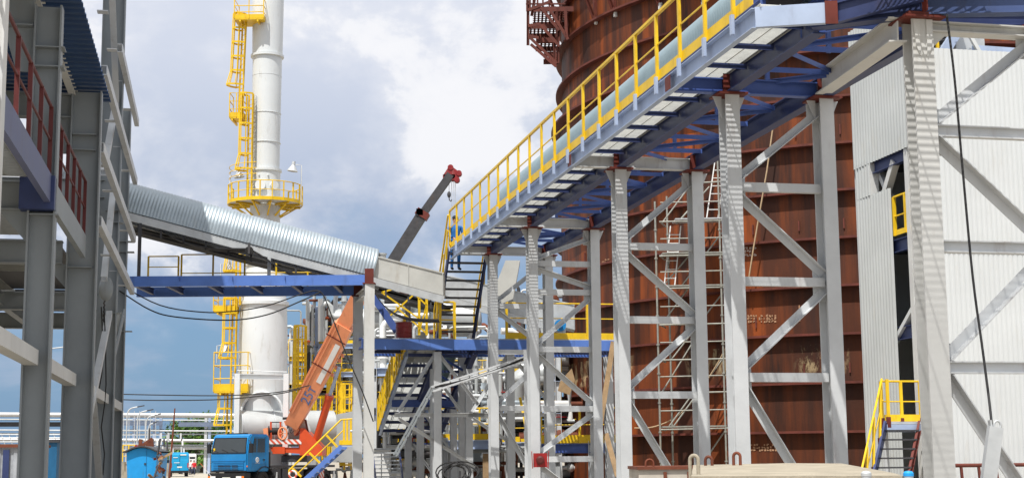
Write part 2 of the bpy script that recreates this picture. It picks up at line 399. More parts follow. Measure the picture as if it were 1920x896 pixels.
def corrugated(b, a, bb, upv, pitch, depth, thick=None, prof='trap'):
    """sheet from a to bb horizontally, extruded by vector upv; ribs run along upv"""
    a = V(a); bb = V(bb); upv = V(upv); d = (bb - a); Lg = d.length; d.normalize(); nn = d.cross(upv).normalized()
    n = max(1, int(Lg / pitch)); pts = []
    pr = [(0, 0), (.38, 0), (.5, 1), (.88, 1)] if prof == 'trap' else [(0, 0), (.16, 0.4), (.33, .9), (.5, 1), (.66, .9), (.83, .4)] if prof == 'sine' else [(0, 0), (.78, 0), (.84, 1), (.94, 1)]
    for i in range(n):
        for (x, h) in pr: pts.append(a + d * (Lg * (i + x) / n) + nn * (h * depth))
    pts.append(bb)
    k = len(pts)
    b.add(pts + [p + upv for p in pts], [(i, i + 1, k + i + 1, k + i) for i in range(k - 1)])
    return b
def archcover(b, a, c, r, pitch=.1, amp=.018, n=14, a0=0, a1=math.pi, upv=(0, 0, 1), legs=0):
    a = V(a); c = V(c); d = (c - a); Lg = d.length; d.normalize(); sd = d.cross(V(upv)).normalized(); u = sd.cross(d).normalized()
    k = max(1, int(Lg / pitch)); rows = []
    for i in range(k * 4 + 1):
        s = Lg * i / (k * 4); rr = r + amp * (0, 1, 1.15, .8)[i % 4]
        p = a + d * s; row = []
        if legs: row.append(p + sd * rr - u * legs)
        row += [p + (sd * math.cos(a0 + (a1 - a0) * j / n) + u * math.sin(a0 + (a1 - a0) * j / n)) * rr for j in range(n + 1)]
        if legs: row.append(p - sd * rr - u * legs)
        rows.append(row)
    m = len(rows[0])
    b.add([p for q in rows for p in q], [(i * m + j, i * m + j + 1, (i + 1) * m + j + 1, (i + 1) * m + j) for i in range(len(rows) - 1) for j in range(m - 1)], True)
    return b
def sag(a, b, drop, n=14):
    a = V(a); b = V(b); return [a.lerp(b, i / n) - V((0, 0, drop * 4 * (i / n) * (1 - i / n))) for i in range(n + 1)]
# ================================================================== ground
def ground():
    m = bpy.data.materials.new('dusty_gravel_ground'); m.use_nodes = True; nt = m.node_tree; N = nt.nodes; L = nt.links; b = N['Principled BSDF']
    tc = N.new('ShaderNodeTexCoord'); n = N.new('ShaderNodeTexNoise'); n.inputs['Scale'].default_value = .3; n.inputs['Detail'].default_value = 12; n.inputs['Roughness'].default_value = .7
    L.new(tc.outputs['Object'], n.inputs['Vector']); r = N.new('ShaderNodeValToRGB'); r.color_ramp.elements[0].position = .3; r.color_ramp.elements[1].position = .7
    r.color_ramp.elements[0].color = (.22, .19, .15, 1); r.color_ramp.elements[1].color = (.40, .36, .29, 1); L.new(n.outputs['Fac'], r.inputs['Fac']); L.new(r.outputs['Color'], b.inputs['Base Color']); b.inputs['Roughness'].default_value = .95
    q = MB().quad((-2500, -300, 0), (2500, -300, 0), (2500, 4000, 0), (-2500, 4000, 0)); g = q.build('ground', m); tag(g, 'dusty grey gravel ground of the works yard', 'ground', None, 'structure')
ground()
def road():
    m = mat('pale_concrete_road', (.40, .36, .29), .95, 0, .15, .4, .1, 10, (.2, .17, .13), .5)
    a, c = G(318, 118), G(372, 118); d, e = G(330, 330), G(392, 330)
    q = MB().quad(a + V((0, 0, .004)), c + V((3, 0, .004)), e + V((0, 0, .004)), d + V((0, 0, .004)))
    tag(q.build('road', m), 'pale concrete yard road running to the parked vans', 'road', None, 'structure')
road()

# ================================================================== main gallery
gx = (P(350, 863.6, 100).x) / 100.0
gd = V((gx, 1, 0)).normalized(); gn = V((gd.y, -gd.x, 0))           # along (away), across (right)
B0 = G(1387, 25)
def GP(Y, n, z): return B0 + V((gx * (Y - 25), Y - 25, 0)) + gn * n + V((0, 0, z))
W = 1.72
ZC = zat(1365, 180, 25) + .02          # underside of girders
TR = dict(a=25.0, b=31.6, c=39.8, d=45.0)
GH = .36
def plates(b, p, w=.5, t=.03): b.box(p, w, w, t, math.atan2(gd.y, gd.x) - math.pi / 2)
def trestle(Y, label, braces, lo=None, flip=False, Wd=W, n0=0.0, cw=.25, cd_=.37, base=None):
    o = GP(Y, n0, 0); t = thing('trestle', label, 'support trestle', o, 'grey steel trestles under the conveyor gallery')
    for n in (n0, n0 + Wd):
        b = MB(); a = GP(Y, n, 0); c = GP(Y, n, ZC - .04)
        # wide flange section: flanges parallel to the gallery, web across
        th = .03
        b.bar(a, c, cw, th, gd, 0, cd_ / 2 - th / 2); b.bar(a, c, cw, th, gd, 0, -cd_ / 2 + th / 2); b.bar(a, c, .022, cd_ - 2 * th, gd)
        col = b.build('column', m_steel, t)
        k = MB(); plates(k, GP(Y, n, ZC - .02), .52, .035); k.build('cap_plate', m_red, col)
        for s in (-1, 1):
            p0 = GP(Y, n + s * (cw / 2 + .004), ZC - .42); MB().prism([p0, p0 + V((0, 0, .38)), p0 + gn * s * .16 + V((0, 0, .38))], gd * .015).build('gusset', m_steel, col)
        k = MB(); plates(k, GP(Y, n, .02), .75, .04); k.build('base_plate', m_steel, col)
    zs = braces
    for z in zs:
        b = MB(); b.chan(GP(Y, n0 + cw / 2 - .02, z), GP(Y, n0 + Wd - cw / 2 + .02, z), .11, .15, .018); b.build('strut', m_steel, t)
        for n, s in ((n0 + cw / 2, 1), (n0 + Wd - cw / 2, -1)):
            pass
    lv = sorted(list(zs) + [ZC - .12, .25], reverse=True); d = True
    for z0, z1 in zip(lv[:-1], lv[1:]):
        if z0 - z1 < .7: continue
        b = MB(); na, nb = n0 + cw / 2 - .02, n0 + Wd - cw / 2 + .02
        if d: na, nb = nb, na
        a = GP(Y, na, z0 - .14); c = GP(Y, nb, z1 + .14); dr = (c - a).normalized(); pu = gd
        b.angle(a, c, .13, .016, pu).build('brace', m_steel, t)
        for p in (a, c): MB().box(p + gd * .07, .34, .012, .34, math.atan2(gn.y, gn.x)).build('gusset_plate', m_steel, t)
        d = not d
    return t
def zrow(px, rows, Y): return [zat(px, r, Y) for r in rows]
trestle(TR['a'], 'tall grey trestle nearest the stair with yellow landing, right of the stripe-shadowed pair', zrow(1465, (355, 530, 708), 25.3))['label'] = 'grey trestle whose right column stands before the rusty tank, nearest complete one to the camera'
trestle(TR['b'], 'grey trestle in front of the scaffolding on the rusty tank, second complete one back', zrow(1250, (463, 600, 740), 31.8))
trestle(TR['c'], 'grey trestle carrying the small red alarm box on its left column', zrow(1060, (495, 548, 655, 766, 860), 40))
trestle(TR['d'], 'slim grey trestle beside the open tread stair at the far gallery end', zrow(985, (574, 660, 765), 45.2))
# trestle with wide pale column at the right, carrying the landing
T3Y = 20.7
def right_trestle():
    o = G(1760, T3Y); t = thing('trestle', 'broad pale grey trestle at the right, striped with grating shadows, before the white cladding', 'support trestle', o, 'grey steel trestles under the conveyor gallery')
    zc = zat(1712, 42, T3Y); ax = gn; q = lambda n, z, dd=0: o + gn * n + gd * dd + V((0, 0, z))
    for n in (0, 1.95):
        b = MB(); a, c = q(n, 0), q(n, zc); th = .03
        b.bar(a, c, .32, th, gd, 0, .14); b.bar(a, c, .32, th, gd, 0, -.14); b.bar(a, c, .025, .25, gd)
        col = b.build('column', m_steel2, t)
        k = MB(); k.box(q(n, zc + .015), .62, .55, .03, math.atan2(gn.y, gn.x)); k.build('cap_plate', m_red, col)
        for s in (-1, 1): MB().prism([q(n + s * .05, zc - .55, -.157), q(n + s * .05, zc - .01, -.157), q(n + s * .15, zc - .01, -.157), q(n + s * .12, zc - .4, -.157)], gd * -.02).build('gusset', m_steel2, col)
    zs = [zat(1830, r, 21) for r in (252, 466, 690)]
    for z in zs: MB().ibeam(q(.17, z), q(1.78, z), .12, .17, .018).build('strut', m_steel, t)
    lv = sorted(zs + [zc - .1, .3], reverse=True); d = True
    for z0, z1 in zip(lv[:-1], lv[1:]):
        na, nb = (.2, 1.75) if not d else (1.75, .2)
        MB().angle(q(na, z0 - .14), q(nb, z1 + .14), .15, .018, gd).build('brace', m_steel, t)
        for n in (na, nb): MB().box(q(n, (z0 if n == na else z1) + (-.16 if n == na else .16), .09), .3, .014, .36, math.atan2(gn.y, gn.x)).build('gusset_plate', m_steel, t)
        d = not d
    b = MB().ibeam(q(.17, zc - .08), q(1.78, zc - .08), .24, .15, .02)
    b.prism([q(.17, zc - .157, -.06), q(.45, zc - .157, -.06), q(.17, zc - .40, -.06)], gd * .12)
    b.build('portal_beam', m_steel2, t)
    return t, zc, q
T3, ZC3, T3q = right_trestle()

gal = thing('conveyor_gallery', 'high blue steel conveyor gallery with yellow railed grating walkway rising across the photo', 'conveyor gallery', GP(35, .8, ZC))
Y0, Y1 = 21.3, 45.4
SN = -1.03                              # stringer offset
for n in (0.0, W):
    ya = Y0 if n == 0 else 20.9
    MB().ibeam(GP(ya, n, ZC + GH / 2), GP(Y1 + .3, n, ZC + GH / 2), .2, GH, .022).build('girder', m_navy if n == 0 else m_navy, gal)
for i, Y in enumerate((45.25, 45.0 - 5.2 + .0, 31.6, 25.0)):
    for a, c, nm in ((SN + .08, -.11, 'outrigger'), (.11, W - .11, 'cross_beam')):
        b = MB().ibeam(GP(Y, a, ZC + .14), GP(Y, c, ZC + .14), .16, .26, .02); b.build(nm, m_steel if i != 3 else m_blue, gal)
    for n in (0.0, W):
        k = MB()
        for dy in (-.16, .16): k.bar(GP(Y + dy, n - .09, ZC + .02), GP(Y + dy, n - .09, ZC + GH - .03), .012, .12, gn)
        k.box(GP(Y, n, ZC - .012), .42, .44, .02, math.atan2(gn.y, gn.x)); k.build('joint_plate', m_red, gal)
# purlins under the grating, bracing between girders
nb = 0
Y = Y0 + .5
while Y < Y1:
    b = MB().angle(GP(Y, SN + .05, ZC + .24), GP(Y, -.03, ZC + .24), .09, .014, (0, 0, 1)); b.build('purlin', m_navy, gal)
    Y += 1.15
Y = Y0 + .4; s = 0
while Y < Y1 - 1.3:
    MB().angle(GP(Y, .12, ZC + .27), GP(Y, W - .12, ZC + .27), .09, .012).build('lateral', m_blue, gal)
    a, c = (.14, W - .14) if s % 2 else (W - .14, .14)
    MB().angle(GP(Y + .06, a, ZC + .26), GP(Y + 1.24, c, ZC + .26), .08, .012).build('diagonal', m_blue, gal)
    Y += 1.3; s += 1
b = MB(); grating(b, GP(Y0 - .2, SN + .05, ZC + .33), GP(Y1 + .9, SN + .05, ZC + .33), gn, .93, .038, .019, 50, .004)
b.build('walkway_grating', m_grate, gal)
b = MB().chan(GP(Y0 - .1, SN, ZC + .15), GP(Y1 + 1.0, SN, ZC + .15), .10, .30, .014, flip=1)
st = b.build('stringer', m_pblue, gal)
# railing on the walkway
rb = MB()
zt = ZC + 1.52
rb.bar(GP(Y0 - .1, SN - .05, zt), GP(Y1 + .9, SN - .05, zt), .06, .05)
rb.bar(GP(Y0 - .1, SN - .045, ZC + .98), GP(Y1 + .9, SN - .045, ZC + .98), .022, .022)
ro = rb.build('railing', m_yel, gal)
MB().bar(GP(Y0 - .1, SN - .025, ZC + .44), GP(Y1 + .9, SN - .025, ZC + .44), .012, .17).build('toe_board', m_yel, ro)
Y = 21.9
while Y < Y1 + .9:
    b = MB().bar(GP(Y, SN - .055, ZC + .34), GP(Y, SN - .055, zt - .02), .07, .05, gn); b.build('post', m_yel, ro)
    b = MB().bar(GP(Y, SN - .082, ZC + .10), GP(Y, SN - .082, ZC + .40), .085, .05, gn); b.build('post_bracket', m_pblue, ro)
    Y += 1.22
# splice plates in red primer on the stringer
for Y in (25.0, 31.6):
    k = MB(); k.bar(GP(Y - .13, SN - .058, ZC + .15), GP(Y + .13, SN - .058, ZC + .15), .012, .24); k.build('splice_plate', m_red, st)
# conveyor in its corrugated hood on the girders
cz = ZC + 1.55; cn = .62
conv = thing('hooded_conveyor', 'pale blue corrugated conveyor hood running behind the yellow railing', 'conveyor', GP(35, cn, ZC + GH))
b = MB(); archcover(b, GP(20.6, cn, cz), GP(Y1 - .8, cn, cz), .56, .09, .016, 12, legs=.12); b.build('hood', m_cover, conv)
b = MB()
for s in (-1, 1): MB().chan(GP(20.4, cn + s * .56, cz - .22), GP(Y1 + .2, cn + s * .56, cz - .22), .07, .2, .012).build('frame', m_blue, conv)
MB().bar(GP(20.4, cn, cz - .12), GP(Y1 + .2, cn, cz - .12), .8, .015).build('belt', m_dark, conv)
b = MB(); Y = 20.9
while Y < Y1:
    for s in (-1, 1):
        b = MB().bar(GP(Y, cn + s * .56, ZC + GH + .02), GP(Y, cn + s * .56, cz - .32), .07, .07, gn); b.build('leg', m_blue, conv)
    Y += 2.6
# landing at the near end
ld = thing('gallery_landing', 'blue beamed landing at the top right where the gallery meets the broad trestle', 'landing', T3q(.2, ZC3))
gB = GH
pA = GP(21.3, 0, 0); 
def blue_run(a, c, nm, mt, w_=.22, h=.36): MB().ibeam(a, c, w_, h, .024).build(nm, mt, ld)
zb = ZC3 + .05 + gB / 2
e0 = V((*G(1556, 21.2).xy, zb)); e1 = T3q(0.0, zb, -.12); e2 = T3q(2.4, zb, -.75)
blue_run(e0, e1, 'beam', m_navy); blue_run(e1 + (e2 - e1).normalized() * .02, e2, 'beam', mat('slate_blue_paint', (.05, .08, .19), .45, 0, .2, 1.2, .04, 20, (.06, .06, .08), .5))
blue_run(T3q(-.02, zb - .005, .35), T3q(2.3, zb - .005, .0), 'beam', m_navy)
k = MB(); k.box(T3q(0, ZC3 + .06), .5, .5, .04, math.atan2(gn.y, gn.x)); k.bar(T3q(0, ZC3 + .08, -.26), T3q(0, zb + .15, -.26), .14, .02, gn); k.build('joint_plate', m_red, ld)
# pale edge beam and grating of the landing's left
zl = ZC + .30
l0 = GP(21.2, SN, ZC + .15); l1 = P(1548, 26, 20.9)
MB().chan(l0, l1, .1, .30, .014).build('edge_beam', m_pblue, ld)
MB().bar(l1 - V((.02, .06, 0)), l1 + V((.16, -.06, 0)), .03, .34).build('splice_plate', m_red, ld)
MB().ibeam(l1 + V((.15, 0, 0)), T3q(-.1, zb + .12, -.35), .12, .3, .02).build('edge_beam', m_navy, ld)
# grey raking beam from the second trestle to the broad one
MB().ibeam(GP(24.75, W - .1, ZC + .19), T3q(-.30, ZC3 - .12), .26, .36, .024).build('link_beam', m_steel2, ld)
b = MB(); g0 = GP(16.2, SN + .05, ZC + .40); grating(b, g0, GP(20.45, SN + .05, ZC + .40), gn, 2.9, .046, .021, 50, .004); b.build('landing_grating', m_grate, ld)
for i, (a, c) in enumerate(((T3q(.3, zb, .3), T3q(-1.0, zb - .08, .9)), (T3q(-1.1, zb - .05, 1.5), T3q(-.2, zb - .05, .2)))):
    MB().angle(a, c, .12, .014).build('lateral', m_blue, ld)

# ================================================================== stair from the gallery down to the platform
PZ = zat(930, 640, 47.0)                 # deck level (top of blue platform)
st1 = thing('open_stair', 'dark open tread stair dropping from the far gallery end to the blue platform', 'stair', GP(46.4, -.6, PZ))
sa, sb_ = (46.2, ZC + .30), (48.7, PZ + .05)
for n in (-1.12, .08):
    MB().chan(GP(sa[0], n, sa[1]), GP(sb_[0], n, sb_[1]), .06, .22, .012, flip=-1 if n < 0 else 1).build('stringer', m_navy, st1)
for i in range(11):
    f = (i + .5) / 11; MB().bar(GP(sa[0] + (sb_[0] - sa[0]) * f, -1.08, sa[1] + (sb_[1] - sa[1]) * f), GP(sa[0] + (sb_[0] - sa[0]) * f, .04, sa[1] + (sb_[1] - sa[1]) * f), .24, .045).build('tread', m_darkst, st1)
for n, s in ((-1.18, -1), (.14, 1)):
    rail = MB(); hz = 1.05
    pts = [GP(sa[0] - .15, n, sa[1] + hz), GP(sb_[0], n, sb_[1] + hz), GP(sb_[0] + .02, n, sb_[1] + .1)]
    rail.path(pts, .028, 6); rail.path([p - V((0, 0, .5)) for p in pts[:2]], .018, 6)
    r_ = rail.build('railing', m_yel, st1)
    for i in range(4):
        f = (i + .35) / 4; y = sa[0] + (sb_[0] - sa[0]) * f; z = sa[1] + (sb_[1] - sa[1]) * f
        MB().bar(GP(y, n, z - .05), GP(y - .25, n, z + hz - .2), .08, .05, gn).build('post', m_yel, r_)

# ================================================================== blue platform
pd = gn
PO = G(700, 45.4)
def PP(t, dd, z): return PO + gn * t + gd * dd + V((0, 0, z))
plat = thing('blue_platform', 'blue beamed platform on grey columns with yellow railing, red drum standing on it', 'platform', PP(3, 1.5, PZ))
LEN = 8.1
MB().chan(PP(-.35, 0, PZ - .17), PP(LEN, 0, PZ - .17), .1, .32, .016).build('edge_beam', m_blueb, plat)
MB().ibeam(PP(-.35, 2.6, PZ - .19), PP(LEN, 2.6, PZ - .19), .2, .34, .02).build('edge_beam', m_blueb, plat)
MB().ibeam(PP(-.35, 1.3, PZ - .20), PP(LEN, 1.3, PZ - .20), .16, .30, .02).build('edge_beam', m_navy, plat)
for i in range(7): MB().ibeam(PP(.1 + i * 1.3, .1, PZ - .2), PP(.1 + i * 1.3, 2.5, PZ - .2), .12, .2, .014).build('joist', m_blue, plat)
b = MB(); grating(b, PP(-.3, .02, PZ + .01), PP(LEN, .02, PZ + .01), gd, 2.6, .11, .07); b.build('deck_grating', m_grate, plat)
for t in (3.1, 5.5, 7.95):
    c = MB(); a = PP(t, 2.0, 0); e = PP(t, 2.0, PZ - .37); c.bar(a, e, .26, .02, gd, 0, .12); c.bar(a, e, .26, .02, gd, 0, -.12); c.bar(a, e, .016, .22, gd); c.build('column', m_steel, plat)
for t in (2.0, 4.3):
    c = MB(); a = PP(t, .35, 0); e = PP(t, .35, PZ - .37); c.bar(a, e, .24, .02, gd, 0, .12); c.bar(a, e, .24, .02, gd, 0, -.12); c.bar(a, e, .016, .22, gd); c.build('column', m_steel, plat)
    MB().angle(PP(t - .1, .35, PZ - .5), PP(t - 1.2, .35, PZ - 2.2), .1, .012, gd).build('brace', m_steel, plat)
    MB().angle(PP(t + .1, .35, PZ - .5), PP(t + 1.3, .35, PZ - 2.0), .1, .012, gd).build('brace', m_steel, plat)
    MB().angle(PP(t - 1.2, .37, PZ - 2.4), PP(t + 1.2, .37, PZ - 3.9), .1, .012, gd).build('brace', m_steel, plat)
    MB().angle(PP(t - 1.3, .4, PZ - 2.3), PP(t + 1.5, .4, PZ - 2.3), .12, .012, gd).build('strut', m_steel, plat)
railing(plat, [PP(4.15, .08, PZ), PP(LEN - .05, .08, PZ)], 1.15, 1.35, m_yel, toe=.22, mids=(.68,), pw=.09, rad=.024)
railing(plat, [PP(2.5, .06, PZ), PP(2.05, .06, PZ)], 1.15, .4, m_yel, mids=(.3, .6, .9), pw=.1, rad=.03)
# stub bracket beside the post
MB().chan(PP(-.5, -.9, PZ - .2), PP(-.42, .0, PZ - .2), .1, .3, .02).build('stub_beam', m_blue, plat)
drum = thing('drum', 'dented red steel drum standing on the blue platform', 'drum', PP(1.0, .55, PZ + .05))
o = PP(1.0, .55, PZ + .05)
MB().lathe(o, [(0, 0), (.26, 0), (.265, .02), (.25, .04), (.25, .16), (.262, .175), (.25, .19), (.25, .33), (.262, .345), (.25, .36), (.25, .47), (.265, .48), (.265, .5), (.245, .5), (.24, .485), (0, .485)], 24).build('barrel', m_drumred, drum)
MB().lathe(o + V((.1, -.05, .486)), [(0, .03), (.035, .03), (.035, 0)], 10).build('bung', m_galvm, drum)

# ================================================================== second inclined gallery below
def lowgal():
    Ya = 46.3; base = G(762, Ya)
    za = zat(762, 668, Ya); Yb = Ya + 6.4; zb_ = zat(712, 815, Yb)
    q = lambda f, n, z=0: V((base.x + gx * (Yb - Ya) * f, Ya + (Yb - Ya) * f, za + (zb_ - za) * f)) + gn * n + V((0, 0, z))
    t = thing('inclined_gallery', 'dark inclined gallery with lit grating underside descending beneath the blue platform', 'conveyor gallery', q(.5, .8, -.2))
    MB().chan(q(0, 0, .1), q(1, 0, .1), .09, .24, .014).build('stringer', m_pblue, t)
    for n in (.98, 2.1): MB().ibeam(q(-.05, n, .1), q(1.03, n, .1), .16, .34, .02).build('girder', m_navy, t)
    b = MB(); grating(b, q(0, .05, .2), q(1, .05, .2), gn, .85, .05, .038, 50, .005); b.build('walkway_grating', m_grate, t)
    for i in range(9):
        f = .02 + i / 8 * .96; MB().bar(q(f, .03, .1), q(f, .92, .1), .1, .1).build('purlin', m_navy, t)
    for i in range(6):
        f = .03 + i / 5 * .9; MB().angle(q(f, 1.05, .1), q(f, 2.05, .1), .08, .012).build('lateral', m_navy, t)
        if i < 5: MB().angle(q(f, 1.05, .08), q(f + .17, 2.05, .08), .08, .012).build('diagonal', m_blue, t)
    r_ = railing(t, [q(0, -.06, .15), q(1, -.06, .15)], 1.1, .62, m_yel, toe=.14, mids=(.55,), pw=.07)
    b = MB().ibeam(q(.52, 0, -.12), q(.52, 2.1, -.12), .16, .24, .02); b.build('cross_beam', m_blue, t)
    for f in (.12, .55, .98):
        for n in (.98, 2.1):
            p = q(f, n, -.06); c = MB(); a = V((p.x, p.y, 0)); c.bar(a, p, .22, .018, gd, 0, .1); c.bar(a, p, .22, .018, gd, 0, -.1); c.bar(a, p, .014, .18, gd); c.build('column', m_steel, t)
        p = q(f, 0, 0)
        MB().angle(V((*q(f, 1.06).xy, p.z - .3)), V((*q(f, 2.0).xy, max(.3, p.z - 1.6))), .08, .01, gd).build('brace', m_steel, t)
    # belt hood on top
    archcover(b := MB(), q(.3, 1.5, 1.0), q(1.0, 1.5, 1.0), .42, .1, .014, 10, legs=.15); b.build('hood', m_cover, t)
    # mesh of struts below (dark interior)
    for i in range(7):
        f = .3 + i * .1; MB().angle(q(f, 1.05, -.5), q(f, 2.0, -.6), .06, .01).build('strut', m_navy, t)
lowgal()
# ================================================================== steel framed building at the left
lx = P(400, 863.2, 100).x / 100
ld_ = V((lx, 1, 0)).normalized(); ln = V((ld_.y, -ld_.x, 0)); LB = G(62, 22)
def L_(Y, n, z): return LB + V((lx * (Y - 22), Y - 22, 0)) + ln * n + V((0, 0, z))
bld = thing('steel_building', 'open grey steel frame building with blue roof underside and red railings', 'steel building', L_(30, -1.5, 0))
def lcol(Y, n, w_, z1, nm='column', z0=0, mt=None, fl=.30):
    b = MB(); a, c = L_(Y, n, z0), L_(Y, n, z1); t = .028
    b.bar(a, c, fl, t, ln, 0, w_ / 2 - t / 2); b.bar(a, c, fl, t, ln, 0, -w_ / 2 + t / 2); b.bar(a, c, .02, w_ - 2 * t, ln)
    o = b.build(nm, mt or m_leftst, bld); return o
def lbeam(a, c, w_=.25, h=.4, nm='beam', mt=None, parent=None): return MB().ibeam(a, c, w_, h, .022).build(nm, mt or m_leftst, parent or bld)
RZ = 8.45; FZ = 5.62
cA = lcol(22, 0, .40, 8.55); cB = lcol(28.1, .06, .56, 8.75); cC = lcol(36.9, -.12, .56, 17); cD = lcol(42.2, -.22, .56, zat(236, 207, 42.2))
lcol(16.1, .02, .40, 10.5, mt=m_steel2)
for Y in (22, 28.1, 36.9, 42.2):                                     # stiffeners at the column heads and at the floor
    for z in (FZ - .28, RZ - .55, RZ - .85):
        MB().bar(L_(Y - .145, .03, z), L_(Y + .145, .03, z), .44, .018).build('stiffener', m_leftst, bld)
for Y in (22, 28.1, 36.9, 42.2):
    lbeam(L_(Y, -.3, FZ), L_(Y, -9, FZ), .26, .44)                  # floor beams running in
    MB().prism([L_(Y, -.2, FZ - .22), L_(Y, -.62, FZ - .22), L_(Y, -.2, FZ - .7)], ld_ * .02).build('haunch', m_leftst, bld)
for Y in (22, 28.1, 36.9):
    lbeam(L_(Y, -.22, RZ), L_(Y, -9, RZ), .26, .46)
    MB().prism([L_(Y, -.21, RZ - .24), L_(Y, -.66, RZ - .24), L_(Y, -.45, RZ - .92), L_(Y, -.21, RZ - .92)], ld_ * .02).build('haunch', m_leftst, bld)
for n in (-2.6, -5.2):
    for z, nm in ((FZ + .02, 'joist'), (RZ + .0, 'purlin')):
        for Ya, Yb in ((15, 21.8), (22.2, 27.9), (28.3, 36.7), (37.1, 42.)):
            if nm == 'purlin' and Ya > 28: continue
            lbeam(L_(Ya, n, z), L_(Yb, n, z), .18, .3, nm)
# floor strips of beige grating
for Ya, Yb, na, wd in ((19.2, 21.7, -2.4, 2.2), (24.2, 27.6, -2.4, 1.5), (29.0, 33.0, -3.0, 1.9), (34.0, 41.8, -4.5, 2.2)):
    b = MB(); grating(b, L_(Ya, na, FZ + .26), L_(Yb, na, FZ + .26), ln, wd, .12, .085, 50, .008); b.build('floor_grating', m_grate, bld)
MB().box((L_(25, -4.4, 16.9) + L_(44, -4.4, 16.9)) / 2, 8.9, 19, .2, math.atan2(ln.y, ln.x)).build('unseen_shade_roof', m_leftst, bld)  # unseen slab above the view, added to keep sun off the columns
for Ya, Yb, na, nb_ in ((28.4, 36.6, -9, -.45), (14, 21.8, -9, -2.6), (22.2, 28, -9, -2.6), (37, 42.1, -9, -.5)):
    MB().box((L_(Ya, na, FZ + .28) + L_(Yb, nb_, FZ + .28)) / 2, nb_ - na, Yb - Ya, .05, math.atan2(ln.y, ln.x)).build('floor_plate', m_darkst, bld)
# blue roof canopy of ribbed sheet
b = MB(); corrugated(b, L_(17, -9, RZ + .42), L_(29.2, -9, RZ + .42), ln * 9.42, .30, .05); cano = b.build('roof_canopy', m_navy, bld)
cano.data.materials.clear(); cano.data.materials.append(mat('canopy_blue_paint', (.022, .06, .16), .4, 0, .15, 1.2, .03, 10))
for n in (-.22, -1.6, -3.6):
    lbeam(L_(17, n, RZ + .32), L_(29.1, n, RZ + .32), .13, .18, 'purlin', m_steel2 if n > -1 else m_leftst)
# girts outside the columns
for z, Ya, Yb in ((9.6, 29.6, 41.9), (7.95, 29.4, 41.9), (6.45, 29.4, 41.9), (11.3, 34, 41.9)):
    MB().chan(L_(Ya, .24, z), L_(Yb, .24, z), .12, .20, .014).build('girt', m_steel, bld)
    for Y in (31, 34, 37, 40): MB().bar(L_(Y, -.05, z - .06), L_(Y, .18, z - .06), .25, .02).build('girt_bracket', m_steel, bld)
for z0, z1, Ya, Yb in ((8.2, 10.5, 33.4, 36.5), (10.6, 13.4, 36.9, 33.5), (5.9, 8.3, 34.5, 36.6), (2.4, 5.3, 31, 36.6), (.3, 3.1, 36.4, 32.4)):
    MB().chan(L_(Ya, .0, z0), L_(Yb, .0, z1), .14, .16, .014).build('brace', m_steel, bld)
# long lower girt
zg = zat(35, 672, 22)
for Ya, Yb in ((14, 21.85), (22.15, 27.95), (28.25, 36.75), (37.05, 42.1)):
    b = MB(); b.bar(L_(Ya, -.06, zg), L_(Yb, -.06, zg), .2, .22); b.build('girt', m_steel2, bld)
# inclined stair glimpsed inside
b = MB(); a = L_(37.6, -.55, zat(180, 690, 37)); c = L_(40.5, -.45, zat(190, 585, 40.5)); grating(b, a, c, ln, .5, .16, .11, 45, .01); b.build('stair_grating', m_grate, bld)
for n in (-.58, .02): MB().bar(a + ln * (n + .55), c + ln * (n + .55), .04, .2).build('stair_stringer', m_leftst, bld)
# red railings and blue edge channels of the raised walkway
wk = .10; m_dull = mat('dull_violet_blue_paint', (.10, .115, .21), .5, 0, .15, 1.5, .04, 20, (.08, .07, .07), .5)
for Ya, Yb in ((15.5, 21.8), (22.25, 27.8)):
    MB().chan(L_(Ya, wk, FZ + .08), L_(Yb, wk, FZ + .08), .09, .42, .016).build('edge_channel', m_dull if Ya < 20 else m_leftst, bld)
    railing(bld, [L_(Ya, wk, FZ + .28), L_(Yb, wk, FZ + .28)], 1.05, 1.2, m_redrail, mids=(.55,), pw=.06, rad=.028)
MB().box(L_(21.85, -.05, FZ + .02), .5, .34, .5, math.atan2(ln.y, ln.x)).build('end_plate', m_navy, bld)
MB().box(L_(40.5, -4, 2.1), .06, 5, 4.2, math.atan2(ln.y, ln.x)).build('wall_panel', m_white2, bld)
# back row of columns
for Y in (22, 28.1, 36.9, 42.2): lcol(Y, -9.2, .4, RZ)
# hoist and hanging black cables on the building
ho = thing('chain_hoist', 'small chain hoist with dangling black cables in front of the grey building', 'hoist', V((*G(189, 35.6).xy, zat(189, 545, 35.6))))
o = ORG[ho.name]
MB().ball(o + V((0, 0, .05)), .22, 12, .8, .7, 1.35).build('hoist_body', m_leftst, ho)
MB().tube(o + V((0, 0, .3)), o + V((0, 0, .75)), .025).build('hook', m_darkst, ho)
MB().path([o + V((-.04 + .025 * (i % 2), 0, -.2 - i * .05)) for i in range(12)], .022, 5).build('chain', m_darkst, ho)
for k in range(2):
    pts = [P(190 + 5 * k, 575, 35.4)] + [P(x, y, 35.4) for x, y in (((193, 640), (191, 700), (183, 745), (180, 790), (186, 840), (188, 880)), ((198, 640), (199, 720), (196, 760), (190, 800), (196, 850), (193, 890)))[k]]
    MB().path(pts, .016, 5).build('cable', m_dark, ho)

